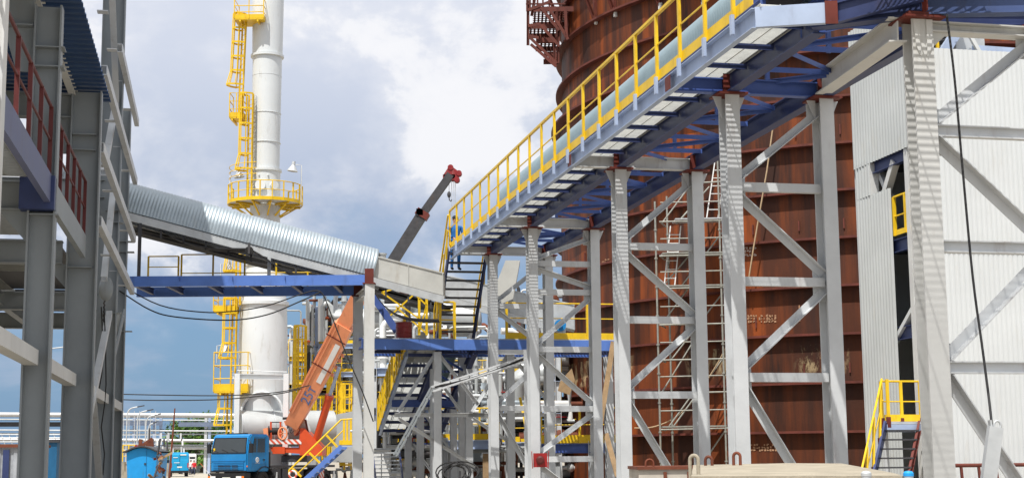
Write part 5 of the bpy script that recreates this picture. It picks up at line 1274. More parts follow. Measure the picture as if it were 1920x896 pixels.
# small alarm box
al = thing('alarm_box', 'small red alarm box with round sounder on the grey trestle column', 'alarm box', P(1012, 875, 39.2))
MB().box(P(1013, 862, 39.2), .36, .16, .36).build('housing', m_redlamp, al); MB().lathe(P(1013, 862, 39.1), [(.11, 0), (.11, .06), (.06, .08), (0, .08)], 16, (0, -1, 0)).build('sounder', m_redrail, al)
for s in (-1, 1): MB().bar(P(1013, 862, 39.13) + V((.2 * s, 0, -.2)), P(1013, 862, 39.13) + V((.22 * s, -.1, .22)), .02, .1, (0, 1, 0)).build('side_flap', m_redlamp, al)
# lattice cable tray with its post
ct = thing('cable_tray', 'pale sloping lattice cable tray on a thin post below the blue platform', 'cable tray', G(987, 43.2))
def lattice(pts, Y, w_):
    for a, c in zip(pts[:-1], pts[1:]):
        p, q = P(*a, Y), P(*c, Y); d = (q - p).normalized(); u = V((-d.z, 0, d.x)) * w_
        for s in (0, 1): MB().bar(p + u * s, q + u * s, .035, .04).build('side_rail', m_steel, ct)
        for s in (0, 1): MB().bar(p + u * s + V((0, .35, 0)), q + u * s + V((0, .35, 0)), .035, .04).build('side_rail', m_steel, ct)
        n = int((q - p).length / .28)
        for i in range(n + 1): r = p.lerp(q, i / n); MB().bar(r, r + u * (1 if i % 2 else .0) + V((0, .35, 0)) , .04, .03).build('rung', m_steel, ct)
lattice([(1003, 662), (808, 725)], 43.4, .13)
m_steel_keep = m_steel; m_steel = m_leftst; lattice([(808, 725), (738, 852)], 43.4, .08); m_steel = m_steel_keep
p = G(987, 43.2); MB().bar(p, V((p.x, p.y, zat(987, 655, 43.2))), .1, .1, (1, 0, 0)).build('post', m_steel, ct)
for k in range(3): MB().path(sag(P(1000, 660 + k * 2, 43.5), P(815, 722 + k * 2, 43.5), .12), .02, 5).build('cable', m_dark if k else m_steel, ct)
co_ = thing('cable_coil', 'tangled coil of black cables at the foot of the grey columns', 'cable coil', G(862, 43))
for k in range(7):
    c = P(858 + rnd.uniform(-14, 14), 886 + rnd.uniform(-4, 6), 43.0 + rnd.uniform(-.3, .3)); a = rnd.uniform(.3, .6); 
    MB().path([c + V((math.cos(t) * a, math.sin(t) * .3, math.sin(t) * rnd.uniform(.26, .3))) for t in [2 * math.pi * i / 16 for i in range(17)]], .022, 5).build('loop', m_dark, co_)
p = G(862, 43.3); MB().bar(p, p + V((0, 0, 1.35)), .07, .07).build('stand', m_darkst, co_)
# ================================================================== people
def person(name, label, loc, rz, height, joints, cols, group=None, helmet=None, hair=None, scale=1.0):
    """joints: pose; cols: torso, legs materials"""
    J = dict(pel=(0, 0, .95), che=(0, 0, 1.30), nec=(0, 0, 1.50), hea=(0, .01, 1.66), top=(0, .0, 1.74),
             ls=(-.19, 0, 1.43), le=(-.25, -.02, 1.14), lw=(-.24, .07, .90), rs=(.19, 0, 1.43), re=(.25, -.02, 1.14), rw=(.24, .07, .90),
             lh=(-.10, 0, .90), lk=(-.11, .02, .50), la=(-.12, -.03, .09), lt=(-.13, .15, .04), rh=(.10, 0, .90), rk=(.11, .02, .50), ra=(.12, -.03, .09), rt_=(.13, .15, .04))
    J.update(joints)
    Rr = dict(pel=.15, che=.165, nec=.062, hea=.095, top=.085, ls=.075, le=.052, lw=.036, rs=.075, re=.052, rw=.036, lh=.105, lk=.068, la=.05, lt=.04, rh=.105, rk=.068, ra=.05, rt_=.04)
    E = [('pel', 'che', 1), ('che', 'nec', 1), ('nec', 'hea', 3), ('hea', 'top', 3), ('che', 'ls', 1), ('ls', 'le', 1), ('le', 'lw', 1), ('che', 'rs', 1), ('rs', 're', 1), ('re', 'rw', 1),
         ('pel', 'lh', 2), ('lh', 'lk', 2), ('lk', 'la', 2), ('la', 'lt', 4), ('pel', 'rh', 2), ('rh', 'rk', 2), ('rk', 'ra', 2), ('ra', 'rt_', 4)]
    names = list(J); me = bpy.data.meshes.new(name); me.from_pydata([J[n] for n in names], [(names.index(a), names.index(c)) for a, c, _ in E], [])
    ob = bpy.data.objects.new(name, me); COL.objects.link(ob)
    sk = ob.modifiers.new('skin', 'SKIN'); sv = me.skin_vertices[0].data
    for i, n in enumerate(names): sv[i].radius = (Rr[n], Rr[n] * (.75 if n in ('pel', 'che') else 1)); sv[i].use_root = (n == 'pel')
    su = ob.modifiers.new('sub', 'SUBSURF'); su.levels = 1
    bpy.context.view_layer.update()
    m2 = bpy.data.meshes.new_from_object(ob.evaluated_get(bpy.context.evaluated_depsgraph_get())); bpy.data.objects.remove(ob)
    segs = [(V(J[a]), V(J[c]), k) for a, c, k in E]
    vs = [v.co.copy() for v in m2.vertices]; fs = [list(p.vertices) for p in m2.polygons]; mi = []
    for f in fs:
        c = sum((vs[i] for i in f), V()) / len(f); best = None
        for a, e, k in segs:
            t = max(0, min(1, (c - a).dot(e - a) / max(1e-9, (e - a).length_squared))); dd = (c - a.lerp(e, t)).length
            if best is None or dd < best[0]: best = (dd, k)
        mi.append({1: 0, 2: 1, 3: 2, 4: 3}[best[1]])
    b = MB(); b.v = vs; b.f = fs; b.m = mi; b.s = [True] * len(fs)
    b.cm = 2
    for w_, e_ in (('lw', 'le'), ('rw', 're')):                       # palm, four fingers and a thumb
        w0 = V(J[w_]); d = (w0 - V(J[e_])).normalized(); sd = d.cross(V((0, 1, 0)));
        if sd.length < .1: sd = V((1, 0, 0))
        sd.normalize(); nn = sd.cross(d)
        b.path([w0 - d * .02, w0 + d * .03, w0 + d * .09], [.034, .04, .036], 8)
        for k in range(4):
            o = w0 + d * .085 + sd * (-.028 + .019 * k); ln_ = (.06, .075, .07, .055)[k]
            b.path([o, o + d * ln_ * .5 + nn * .006, o + d * ln_ * .85 + nn * .025], [.011, .010, .008], 5)
        o = w0 + d * .03 + sd * .036; b.path([o, o + sd * .025 + d * .03, o + sd * .03 + d * .055], [.013, .011, .009], 5)
    h = V(J['hea']); 
    b.path([h + V((0, .085, .01)), h + V((0, .115, -.015))], [.012, .018], 6)                       # nose
    for s in (-1, 1): b.ball(h + V((.095 * s, 0, -.005)), .026, 6, .4, .8, 1.2)                   # ears
    b.cm = 3
    for s in (-1, 1): b.ball(h + V((.036 * s, .088, .02)), .012, 6)
    b.bar(h + V((-.028, .09, -.048)), h + V((.028, .09, -.048)), .012, .01)
    Mx = Matrix.Translation(loc) @ Matrix.Rotation(rz, 4, 'Z') @ Matrix.Scale(height / 1.78, 4)
    b.v = [Mx @ p for p in b.v]
    o = b.build('person', list(cols) + [m_skin, m_black], None, loc); tag(o, label, 'person', group)
    hb = MB()
    if helmet:
        hb.lathe(h + V((0, 0, .03)), [(.135, 0), (.122, .01), (.115, .06), (.085, .105), (.04, .125), (0, .128)], 16); hb.bar(h + V((-.1, .12, .035)), h + V((.1, .12, .035)), .06, .012); nm, mt = 'helmet', helmet
    else:
        hb.ball(h + V((0, -.02, .045)), .105, 10, 1, 1.05, .9); nm, mt = 'hair', hair or m_clothd
    hb.v = [Mx @ p for p in hb.v]; hb.build(nm, mt, o)
    return o
# walkers by the vans
person('person', 'person in a red jacket and dark trousers walking beside the blue van', G(364, 182), R_(180), 1.78, dict(lk=(-.11, .10, .50), la=(-.12, .12, .1), lt=(-.13, .3, .05), ra=(.12, -.2, .14), rt_=(.13, -.05, .04)), (m_clothr, m_jean))
person('person', 'person in a white shirt standing behind the red jacket by the van', G(358, 186), R_(150), 1.82, {}, (m_clothw, m_jean))
# man in blue on the gallery end
g0 = GP(sa[0] + (sb_[0] - sa[0]) * 2.5 / 11, -.82, sa[1] + (sb_[1] - sa[1]) * 2.5 / 11 + .025)
person('person', 'worker in blue overalls on the open tread stair at the gallery end', g0, R_(200), 1.75, dict(lw=(-.15, .3, 1.0), rw=(.15, .3, 1.0), le=(-.27, .05, 1.15), re=(.27, .05, 1.15)), (m_clothb, m_clothb))

# ================================================================== process plant behind
def PX(px, py, Y): return P(px, py, Y)
rp = random.Random(11)
def unit(name, label, x0, x1, Y, floors, colpx, depth, blue=False, ytop=560, step=.9):
    t = thing(name, label, 'process plant', G((x0 + x1) / 2, Y))
    for px in colpx:
        for dd in (0, depth):
            p = G(px, Y + dd); MB().ibeam(p, V((p.x, Y + dd, zat(px, ytop, Y))), .24, .24, .02, (1, 0, 0)).build('column', m_pblue if blue and dd == 0 else m_steel, t)
    for y, toe, mt in floors:
        a, c = P(x0, y, Y), P(x1, y, Y); c.z = a.z
        for dd in (0, depth): MB().ibeam(a + V((0, dd, -.15)), c + V((0, dd, -.15)), .2, .3, .02).build('floor_beam', mt, t)
        for i in range(5): q = a.lerp(c, i / 4); MB().bar(q + V((0, .1, -.12)), q + V((0, depth - .1, -.12)), .12, .18).build('joist', m_steel, t)
        MB().prism([a, c, c + V((0, depth, 0)), a + V((0, depth, 0))], (0, 0, .03)).build('deck_plate', m_galvm, t)
        if toe:
            railing(t, [a + V((0, .05, .03)), c + V((0, .05, .03))], 1.1, step, m_yel, toe=.2, mids=(.55,), pw=.08, rad=.03)
            railing(t, [a + V((0, depth - .05, .03)), c + V((0, depth - .05, .03))], 1.1, 1.1, m_yel, toe=.15, mids=(.55,), pw=.08, rad=.03)
    return t
def clutter(t, x0, x1, y0, y1, Y, depth, n, vs=.5, rmin=.03, rmax=.13):
    """pipework between two picture rows: risers and runs with flanges, elbows and hand wheels"""
    for i in range(n):
        yy = Y + rp.uniform(.2, depth); r = rp.uniform(rmin, rmax) ; mt = rp.choice([m_pipe, m_pipe, m_galvm, m_steel, m_galv, m_steel, m_darkst, m_darkst, m_whitep, m_rustplain])
        x = rp.uniform(x0, x1); y = rp.uniform(y0, y1)
        if rp.random() < vs:
            a = P(x, y, yy); h = rp.uniform(.8, 3.0); top = a + V((0, 0, h)); e = top + V((rp.choice((-1, 1)) * rp.uniform(.3, 1.4), rp.uniform(-.3, .3), 0))
            MB().path([a - V((0, 0, .8)), top - V((0, 0, r * 2)), top - V((0, 0, r)) + (e - top).normalized() * r * .6, top + (e - top).normalized() * r * 2, e], r, 8).build('pipe', mt, t)
            MB().lathe(a + V((0, 0, h * .4)), [(r, 0), (r * 1.7, 0), (r * 1.7, .06), (r, .06)], 12).build('flange', mt, t)
        else:
            L_len = rp.uniform(.8, 3.2); a = P(x, y, yy); c = a + V((L_len, rp.uniform(-.1, .1), 0))
            MB().path([a - V((0, 0, .6)), a, c, c + V((0, 0, rp.choice((-1, 1)) * .6))], r, 8).build('pipe', mt, t)
            if rp.random() < .6:
                m = a.lerp(c, .5); MB().ball(m, r * 1.9, 8).build('valve', mt, t)
                MB().tube(m, m + V((0, 0, r * 4)), r * .3, 6).lathe(m + V((0, 0, r * 4)), [(r * 1.8, 0), (r * 1.8, .03), (0, .03)], 10).build('valve_stem', rp.choice([m_redlamp, m_yel, m_darkst]), t)
u1 = unit('process_unit', 'pipework process unit with blue columns and yellow railed floors behind the orange boom', 585, 668, 96, [(645, True, m_pblue), (698, True, m_pblue), (748, True, m_pblue), (790, True, m_steel), (835, True, m_steel)], (592, 664), 4.2, True, 575)
clutter(u1, 578, 676, 590, 642, 96, 3.8, 34, .6, .05, .2); clutter(u1, 575, 676, 670, 742, 96, 3.8, 40, .5, .05, .22); clutter(u1, 575, 676, 765, 880, 96, 3.8, 44, .5, .05, .22)
for k, (px, y0, y1, r) in enumerate(((577, 565, 655, .13), (586, 575, 660, .09), (601, 560, 640, .17), (612, 600, 645, .1))):
    MB().tube(P(px, y1, 95.6), P(px, y0, 95.6), r, 10).build('riser', m_pipe if k % 2 else m_whitep, u1)
MB().path([P(566, 563, 95.4), P(577, 563, 95.4), P(577, 600, 95.4)], .1, 8).build('vent_pipe', m_pipe, u1)
MB().path([P(604, 640, 95.6), P(604, 575, 95.6), P(612, 568, 95.6), P(620, 575, 95.6), P(620, 588, 95.6), P(628, 594, 95.6), P(662, 594, 95.6)], .2, 10).build('loop_pipe', m_pipe, u1)
MB().lathe(P(622, 605, 97.2), [(0, 0), (.7, .05), (.9, .3), (.9, 3.2), (.7, 3.45), (0, 3.5)], 24, (1, 0, 0)).build('vessel', m_pipe, u1)
for a, c in (((596, 660), (640, 612)), ((604, 666), (648, 618))): MB().path([P(*a, 95), P(*c, 95), P(c[0] + 18, c[1], 95)], .08, 6).build('handrail_pipe', m_galvm, u1)
# yellow caged ladders in front of it
def ladder_thing(px, y0, y1, Y, lab):
    p = P(px, y0, Y); t = thing('caged_ladder', lab, 'caged ladder', V((p.x, Y, max(0, p.z))), 'yellow caged ladders of the process plant'); a = P(px, y0, Y); c = V((a.x, Y, P(px, y1, Y).z))
    caged(t, a, c, (-.3, -.95, 0), .38, .3, .8, flare=False); return t
ladder_thing(564, 800, 612, 94.2, 'tall yellow caged ladder between the white chimney and the process unit')
ladder_thing(598, 862, 745, 94, 'lower yellow caged ladder behind the lifting cylinder of the crane')
ladder_thing(628, 862, 690, 94.5, 'yellow caged ladder behind the orange boom, middle one of the plant')
ladder_thing(652, 880, 720, 94, 'yellow caged ladder just left of the paired grey bridge columns')
fl = P(613, 645, 96.4); person('person', 'worker in dark overalls, orange helmet and tan harness on the railed plant floor', V((fl.x, 96.5, fl.z + .03)), R_(160), 1.75, dict(lw=(-.2, .25, 1.05), rw=(.2, .25, 1.05), hea=(0, .05, 1.64), top=(0, .06, 1.72)), (m_clothd, m_clothd), None, m_hel)
p = P(577, 690, 94.5); person('person', 'worker in grey clothes and orange helmet climbing the yellow caged ladder', V((p.x, 94.6, p.z)), R_(-35), 1.75, dict(lw=(-.15, .35, 1.35), rw=(.15, .38, 1.5), le=(-.27, .15, 1.25), re=(.27, .15, 1.3), lk=(-.11, .25, .6), la=(-.12, .12, .25), lt=(-.13, .28, .2)), (m_clothg, m_clothd), None, m_hel)
# right hand unit behind the trestles
u2 = unit('process_unit', 'long process unit with grey pipework and yellow railings behind the grey trestles', 700, 1052, 60, [(704, True, m_pblue), (764, True, m_pblue), (832, True, m_pblue)], (708, 790, 868, 952, 1048), 4.5, False, 640)
clutter(u2, 700, 1050, 650, 745, 60, 4, 42, .5, .04, .2); clutter(u2, 700, 1050, 765, 825, 60, 4, 46, .5, .04, .2); clutter(u2, 700, 1050, 840, 890, 60, 4, 40, .6, .05, .22)
MB().lathe(P(692, 602, 62), [(0, 0), (.55, .06), (.68, .3), (.68, 4.4), (.55, 4.65), (0, 4.7)], 28, (1, 0, 0)).build('horizontal_vessel', m_pipe, u2)
MB().tube(P(692, 575, 61.2), P(845, 575, 61.2), .16, 10).build('header_pipe', m_pipe, u2)
MB().path([P(735, 560, 63), P(742, 548, 63), P(752, 548, 63), P(757, 558, 63)], .1, 8).build('gooseneck', m_whitep, u2)
MB().lathe(P(745, 566, 63.5), [(.0, .34), (.5, .3), (.7, .1), (.72, 0), (.9, 0), (.9, -.08), (.72, -.1), (.72, -.7)], 24).build('flanged_head', m_pipe, u2)
for px in (706, 735, 790): MB().bar(P(px, 622, 61.6), P(px, 600, 61.6), .3, .3, (1, 0, 0)).build('saddle', m_whitep, u2)
for y in (622, 630): MB().tube(P(692, y, 59.8), P(770, y, 59.8), .08, 8).build('header_pipe', m_galvm, u2)
for k, (y, r) in enumerate(((672, .32), (690, .12), (702, .2), (716, .08), (858, .14), (846, .09))): MB().tube(P(905, y, 61 + k * .4), P(1066, y, 61 + k * .4), r, 12).build('header_pipe', [m_pipe, m_whitep][k % 2], u2)
u6 = unit('service_platform', 'stacked yellow railed platforms between the white chimney and the process unit', 541, 590, 99, [(668, True, m_yel), (720, True, m_yel), (772, True, m_yel)], (543, 588), 2.4, False, 640, .45)
clutter(u6, 543, 590, 640, 860, 99.5, 2, 30, .6, .05, .16)
# more guarded platforms and pipework between the grey columns
u3 = unit('process_unit', 'lower railed platform with dense pipes close behind the slim grey trestle', 828, 935, 53, [(826, True, m_pblue)], (834, 930), 2.4, False, 820, .33)
clutter(u3, 825, 940, 700, 800, 54, 2.2, 30, .5, .03, .12); clutter(u3, 825, 940, 835, 890, 53.2, 2.2, 26, .6, .03, .12)
u4 = unit('service_platform', 'small yellow railed platform high behind the trestle with the red alarm box', 905, 968, 66, [(736, True, m_yel)], (908, 962), 2, False, 730)
clutter(u4, 900, 1050, 648, 735, 66, 2, 34, .4, .04, .16)
u5 = unit('service_platform', 'yellow railed platform just right of the paired bridge columns, under the blue platform', 694, 770, 56, [(764, True, m_blue), (690, False, m_pblue)], (700, 766), 2.5, False, 680)
clutter(u5, 694, 780, 668, 755, 56.5, 2.2, 34, .5, .03, .13); clutter(u5, 694, 780, 780, 890, 56.5, 2.2, 34, .5, .03, .14)
ls_ = thing('lower_stair', 'grey open tread stair at the foot of the paired bridge columns', 'stair', G(715, 49))
for n in (0, .9): MB().bar(P(697, 838, 50.5) + V((n, 0, 0)), P(705, 905, 47.8) + V((n * .95, 0, 0)), .05, .22).build('stringer', m_navy, ls_)
for i in range(9): q = P(697, 838, 50.5).lerp(P(705, 905, 47.8), (i + .5) / 9); MB().bar(q, q + V((.88, 0, 0)), .22, .04).build('tread', m_galvm, ls_)
for i, (a, c) in enumerate(((( 975, 745), (994, 838)), ((984, 742), (1002, 836)))): tag(MB().bar(P(*a, 51), P(*c, 50.4), .09, .06, (0, 1, 0)).build('ladder_rail', m_yel, None), ('left', 'right')[i] + ' one of two steep yellow stair rails between the slim trestle legs', 'stair rail')
# silver cone roofed vessel
sv = thing('silver_vessel', 'round silver vessel with conical shoulder seen between the grey columns', 'vessel', G(893, 57.5))
b = MB().lathe(G(893, 57.5), [(1.0, 0), (1.0, zat(893, 770, 57.5)), (.95, zat(893, 752, 57.5)), (.55, zat(893, 712, 57.5)), (.2, zat(893, 703, 57.5)), (0, zat(893, 702, 57.5))], 36); b.build('shell', m_galv, sv)
MB().tube(V((*G(893, 57.5).xy, zat(893, 704, 57.5))), V((*G(893, 57.5).xy, zat(893, 690, 57.5))), .12, 10).build('nozzle', m_galvm, sv)
# elbow duct with orange band
du2 = MB().path(smooth([P(965, 780, 58.5), P(965, 740, 58.5), P(972, 718, 58.5), P(990, 705, 58.5), P(1020, 700, 58.5)]), .42, 16); tag(du2.build('bent_duct', m_pipe, None), 'thick bent grey duct behind the slim trestle', 'duct')
# yellow guarded bridge right of the unit, in front of the tank
yb = unit('service_platform', 'blue beamed service platform with yellow guard rail at the left foot of the tank', 1015, 1160, 49.6, [(832, False, m_blue)], (1030, 1110, 1152), 1.6, False, 826)
a, c = P(1015, 831, 49.5), P(1160, 831, 49.5); c.z = a.z
railing(yb, [a, c], 1.15, 1.2, m_yel, toe=.26, mids=(.6,), pw=.09, rad=.03)
# leaning pale planks near the tank's left foot
for i, (x0, y0, x1, y1, lab) in enumerate(((1112, 880, 1150, 640, 'long pale plank leaning up to the blue platform corner'), (1158, 892, 1136, 812, 'short pale plank leaning beside the striped trestle column'))):
    b = MB().bar(P(x0, y0, 46.5), P(x1, y1, 46.8), .16, .05, (0, 1, 0)); tag(b.build('leaning_plank', m_wood, None), lab, 'plank')
# pale and dark cabinets low in the plant
for px0, px1, y0, Y, mt, lab in ((905, 935, 850, 52, m_wood, 'tan board cabinet low between grey columns'), (700, 730, 842, 53, m_whitep, 'white cabinet low behind the paired bridge columns'), (1000, 1050, 866, 52, m_galvm, 'low grey cabinet behind the red alarm box')):
    a, c = G(px0, Y), G(px1, Y); z = zat(px0, y0, Y); t = thing('control_cabinet', lab, 'cabinet', (a + c) / 2)
    MB().prism([a, c, c + V((0, .8, 0)), a + V((0, .8, 0))], (0, 0, z)).build('body', mt, t); MB().bar(a + V((-.03, .38, z + .02)), c + V((.03, .38, z + .02)), .9, .04).build('top', m_galvm, t)
    m = (a + c) / 2; MB().bar(m + V((0, -.012, .2)), m + V((0, -.012, z - .1)), .02, .02, (0, 1, 0)).build('door_joint', m_darkst, t)

# ================================================================== far left: pipe rack, lamps, vans, huts, trees
RY = 200.
rk = thing('pipe_rack', 'long distant pipe rack carrying shiny pipes across the far left', 'pipe rack', G(220, RY))
for y, r, mt, dd in ((777, .33, m_pipew, 0), (786, .1, m_pipe, 1), (806, .1, m_galvm, 0), (812, .08, m_pipe, 1.5), (824, .22, m_pipew, 0), (833, .12, m_pipe, 1), (838, .2, m_pipew, .5), (849, .07, m_galvm, 1)):
    MB().tube(P(-160, y - 1, RY + dd), P(470, y + 2, RY + dd), r, 10).build('pipe', mt, rk)
for x0, x1, y in ((-100, 160, 795), (230, 305, 793), (335, 420, 795)):
    MB().ibeam(P(x0, y, RY + .6), P(x1, y, RY + .6), .3, .6, .05).build('girder', m_pblue if x0 > 200 else m_darkst, rk)
for px in (-60, 60, 130, 250, 288, 300, 385, 392, 450):
    p = G(px, RY + 1); MB().bar(p, V((p.x, p.y, zat(px, 780, RY))), .35, .35, (1, 0, 0)).build('column', m_pblue if px % 2 == 0 else m_steel, rk)
    MB().bar(P(px - 8, 806, RY + .8), P(px + 8, 806, RY + .8), .2, .25).build('bracket', m_darkst, rk)
for px in range(232, 300, 10): MB().bar(P(px, 770 if px % 20 else 806, RY - 1), P(px, 850, RY - 1), .07, .07, (1, 0, 0)).build('hand_rail_post', m_galvm, rk)
for y in (806, 815, 822, 832, 843): MB().tube(P(228, y, RY - 1), P(300, y, RY - 1), .06, 6).build('tray', m_galvm, rk)
for y in (814, 820, 828, 836): MB().tube(P(-60, y, RY - 1), P(180, y, RY - 1), .09, 6).build('tray', m_galvm, rk)
for px in range(-40, 180, 14): MB().bar(P(px, 812, RY - 1), P(px + 7, 832, RY - 1), .06, .08).build('lattice', m_galvm, rk)
for k in range(26):
    px = rp.uniform(285, 345); y = rp.uniform(808, 868); h = rp.uniform(8, 24); MB().bar(P(px, y, RY - 3), P(px, y + h, RY - 3), rp.uniform(.08, .3), .2, (1, 0, 0)).build('riser', rp.choice([m_whitep, m_galvm, m_darkst, m_steel]), rk)
for i, (px, yb_, yt, xe, lab) in enumerate(((236, 868, 764, 268, 'curved lamp post nearest the grey steel building'), (256, 868, 771, 285, 'second curved lamp post out from the grey steel building, slightly shorter'), (272, 868, 779, 300, 'third curved lamp post out from the grey building, tip below the second'), (276, 868, 794, 292, 'lowest curved lamp post, reaching just under the shiny pipe'))):
    Y = 185 + i * 3; b0 = G(px, Y); t = thing('lamp_post', lab, 'lamp post', b0, 'curved lamp posts by the pipe rack')
    zt_ = zat(px, yt + 8, Y); w_ = (xe - px) / 2829 * Y
    MB().path(smooth([b0, V((b0.x, Y, zt_ - 1)), V((b0.x + .1, Y, zt_)), V((b0.x + w_ * .25, Y, zt_ + .45)), V((b0.x + w_ * .62, Y, zt_ + .62))]), .09, 6).build('pole', m_galvm, t)
    MB().bar(V((b0.x + w_ * .6, Y, zt_ + .62)), V((b0.x + w_, Y, zt_ + .78)), .22, .12).build('lamp_head', m_darkst, t)
for px, y, lab in ((279, 802, 'dark bare pole beside the bright blue trailer hut'), (318, 765, 'tall thin rusty mast left of the green trees')):
    g = G(px, 150); tag(MB().tube(g, V((g.x + (.4 if px == 318 else 0), 150, zat(px, y, 150))), .13, 7, .07).build('pole', m_rustplain if px == 318 else m_darkst, None), lab, 'pole')
# far white wall
a, c = G(296, 225), G(470, 225); b = MB().prism([a, c, c + V((0, .3, 0)), a + V((0, .3, 0))], (0, 0, 3.4)); wl = b.build('perimeter_wall', m_white2, None); tag(wl, 'long pale perimeter wall beneath the trees in the distance', 'wall')
a, c = G(300, 175), G(318, 175); b = MB().prism([a, c, c + V((0, .5, 0)), a + V((0, .5, 0))], (0, 0, 1.7)); tag(b.build('concrete_barrier', m_concrete, None), 'low pale concrete barrier left of the blue van', 'barrier')
# trees
def tree(px, Y, zb, zt, rad, lab, seed, nleaf=1500):
    r = random.Random(seed); g = G(px, Y); t = thing('tree', lab, 'tree', g, 'green trees behind the pipe rack')
    b = MB().path([g, g + V((.1, 0, zb * .6)), g + V((.0, .1, zb + 1.0))], [.28, .2, .12], 8)
    for k in range(6): a = k * 1.05; b.path([g + V((0, 0, zb * .7)), g + V((math.cos(a) * rad * .4, math.sin(a) * rad * .4, zb + (zt - zb) * .4)), g + V((math.cos(a) * rad * .7, math.sin(a) * rad * .7, zb + (zt - zb) * .6))], [.12, .08, .03], 5)
    b.build('trunk', m_bark, t)
    b = MB(); cl = []
    for i in range(26):
        a = r.uniform(0, 6.28); h = r.random(); rr = rad * (1 - .55 * h) * math.sqrt(r.random()); cl.append((g + V((math.cos(a) * rr, math.sin(a) * rr, zb + (zt - zb) * h)), r.uniform(.5, 1.2), r.random() < .5))
    for i in range(nleaf):
        c, s, lt = r.choice(cl); d = V((r.gauss(0, 1), r.gauss(0, 1), r.gauss(0, .8))) * s * .55; p = c + d; e = r.uniform(.14, .34)
        u = V((r.gauss(0, 1), r.gauss(0, 1), r.gauss(0, 1))).normalized(); w_ = u.orthogonal().normalized() * e; u2_ = u.cross(w_).normalized() * e
        b.cm = 0 if lt else 1; b.add([p - w_, p - u2_ * .6, p + w_, p + u2_ * .6], [(0, 1, 2, 3)])
    b.build('crown', [m_leafa, m_leafb], t)
tree(338, 214, 1.8, 6.9, 3.0, 'leftmost green tree behind the rack, its crown above the blue van', 1); tree(378, 218, 1.6, 8.2, 4.0, 'broadest green tree between the blue van and the crane cab', 2, 2200); tree(408, 212, 1.5, 7.4, 3.0, 'green tree right beside the yellow chimney ladder', 3)
tree(356, 222, 1.6, 7.2, 3.2, 'darker green tree between the leftmost and the broadest trees', 4)
# vans
def van(px, Y, rz, label, body, L_van=5.6, H=2.65, wv=1.98, detail=True):
    g = G(px, Y); t = thing('van', label, 'van', g); ca, sa = math.cos(rz), math.sin(rz)
    T = lambda x, y, z: g + V((ca * x - sa * y, sa * x + ca * y, z))      # x forward, rear end at x=0
    pr_ = [(0, .5), (.0, 1.6), (.1, 2.5), (.25, H), (L_van * .72, H), (L_van * .86, 1.75), (L_van, 1.35), (L_van, .45)]
    b = MB().prism([T(x, -wv / 2, z) for x, z in pr_], T(0, wv, 0) - T(0, 0, 0)); bo = b.build('body', body, t)
    bm = bmesh.new(); bm.from_mesh(bo.data); bmesh.ops.bevel(bm, geom=bm.edges[:], offset=.10, segments=3, affect='EDGES'); bm.to_mesh(bo.data); bm.free()
    def bx(x0, x1, y0, y1, z0, z1, nm, mt): MB().box((T(x0, y0, z0) + T(x1, y1, z1)) / 2, abs(x1 - x0), abs(y1 - y0), abs(z1 - z0), rz).build(nm, mt, t)
    bx(-.10, .1, -wv / 2 + .05, wv / 2 - .05, .42, .66, 'rear_bumper', m_black)
    for s in (-1, 1): bx(-.02, .03, s * (wv / 2 - .16), s * (wv / 2 - .02), 1.0, 1.5, 'tail_light', m_redlamp)
    bx(-.02, .02, -.26, .26, .98, 1.12, 'number_plate', m_plate)
    bx(-.012, .03, -.012, .012, .7, 2.5, 'door_joint', m_black)
    bx(-.03, .0, .1, .3, 1.25, 1.32, 'door_handle', m_black)
    for s in (-1, 1): bx(.04, .09, s * .12, s * .82, 1.75, 2.25, 'rear_window', m_vanb if body is m_vanb else m_glass)
    for s in (-1, 1): bx(L_van * .70, L_van * .78, s * (wv / 2 - .005), s * (wv / 2 + .015), 1.6, 2.2, 'side_window', m_glass); bx(L_van * .8, L_van * .84, s * (wv / 2), s * (wv / 2 + .25), 1.5, 1.85, 'mirror', m_black)
    if detail:
        bx(-.005, .07, -.7, -.05, 2.32, 2.44, 'livery_patch', m_plate); bx(-.01, .05, .2, .7, 2.05, 2.12, 'livery_patch', m_plate); bx(-.02, .015, .0, .6, 1.5, 1.56, 'livery_patch', m_plate)
    for x in (1.0, L_van - .95):
        for s in (-1, 1):
            c = T(x, s * (wv / 2 - .12), .34); axx = (T(0, s, 0) - T(0, 0, 0))
            w_ = MB().lathe(c - axx * .11, [(.2, 0), (.31, 0), (.34, .04), (.34, .18), (.31, .22), (.2, .22)], 20, axx).build('wheel', m_dark, t); MB().lathe(c - axx * .11, [(.2, .2), (.1, .17), (0, .2)], 14, axx).build('hub_cap', m_galvm, w_)
    return t
van(337, 166, R_(105), 'bright blue panel van seen from behind on the yard road', m_vanb)
van(354, 200, R_(106), 'white van parked beyond the blue one, partly hidden', m_whitep, detail=False)
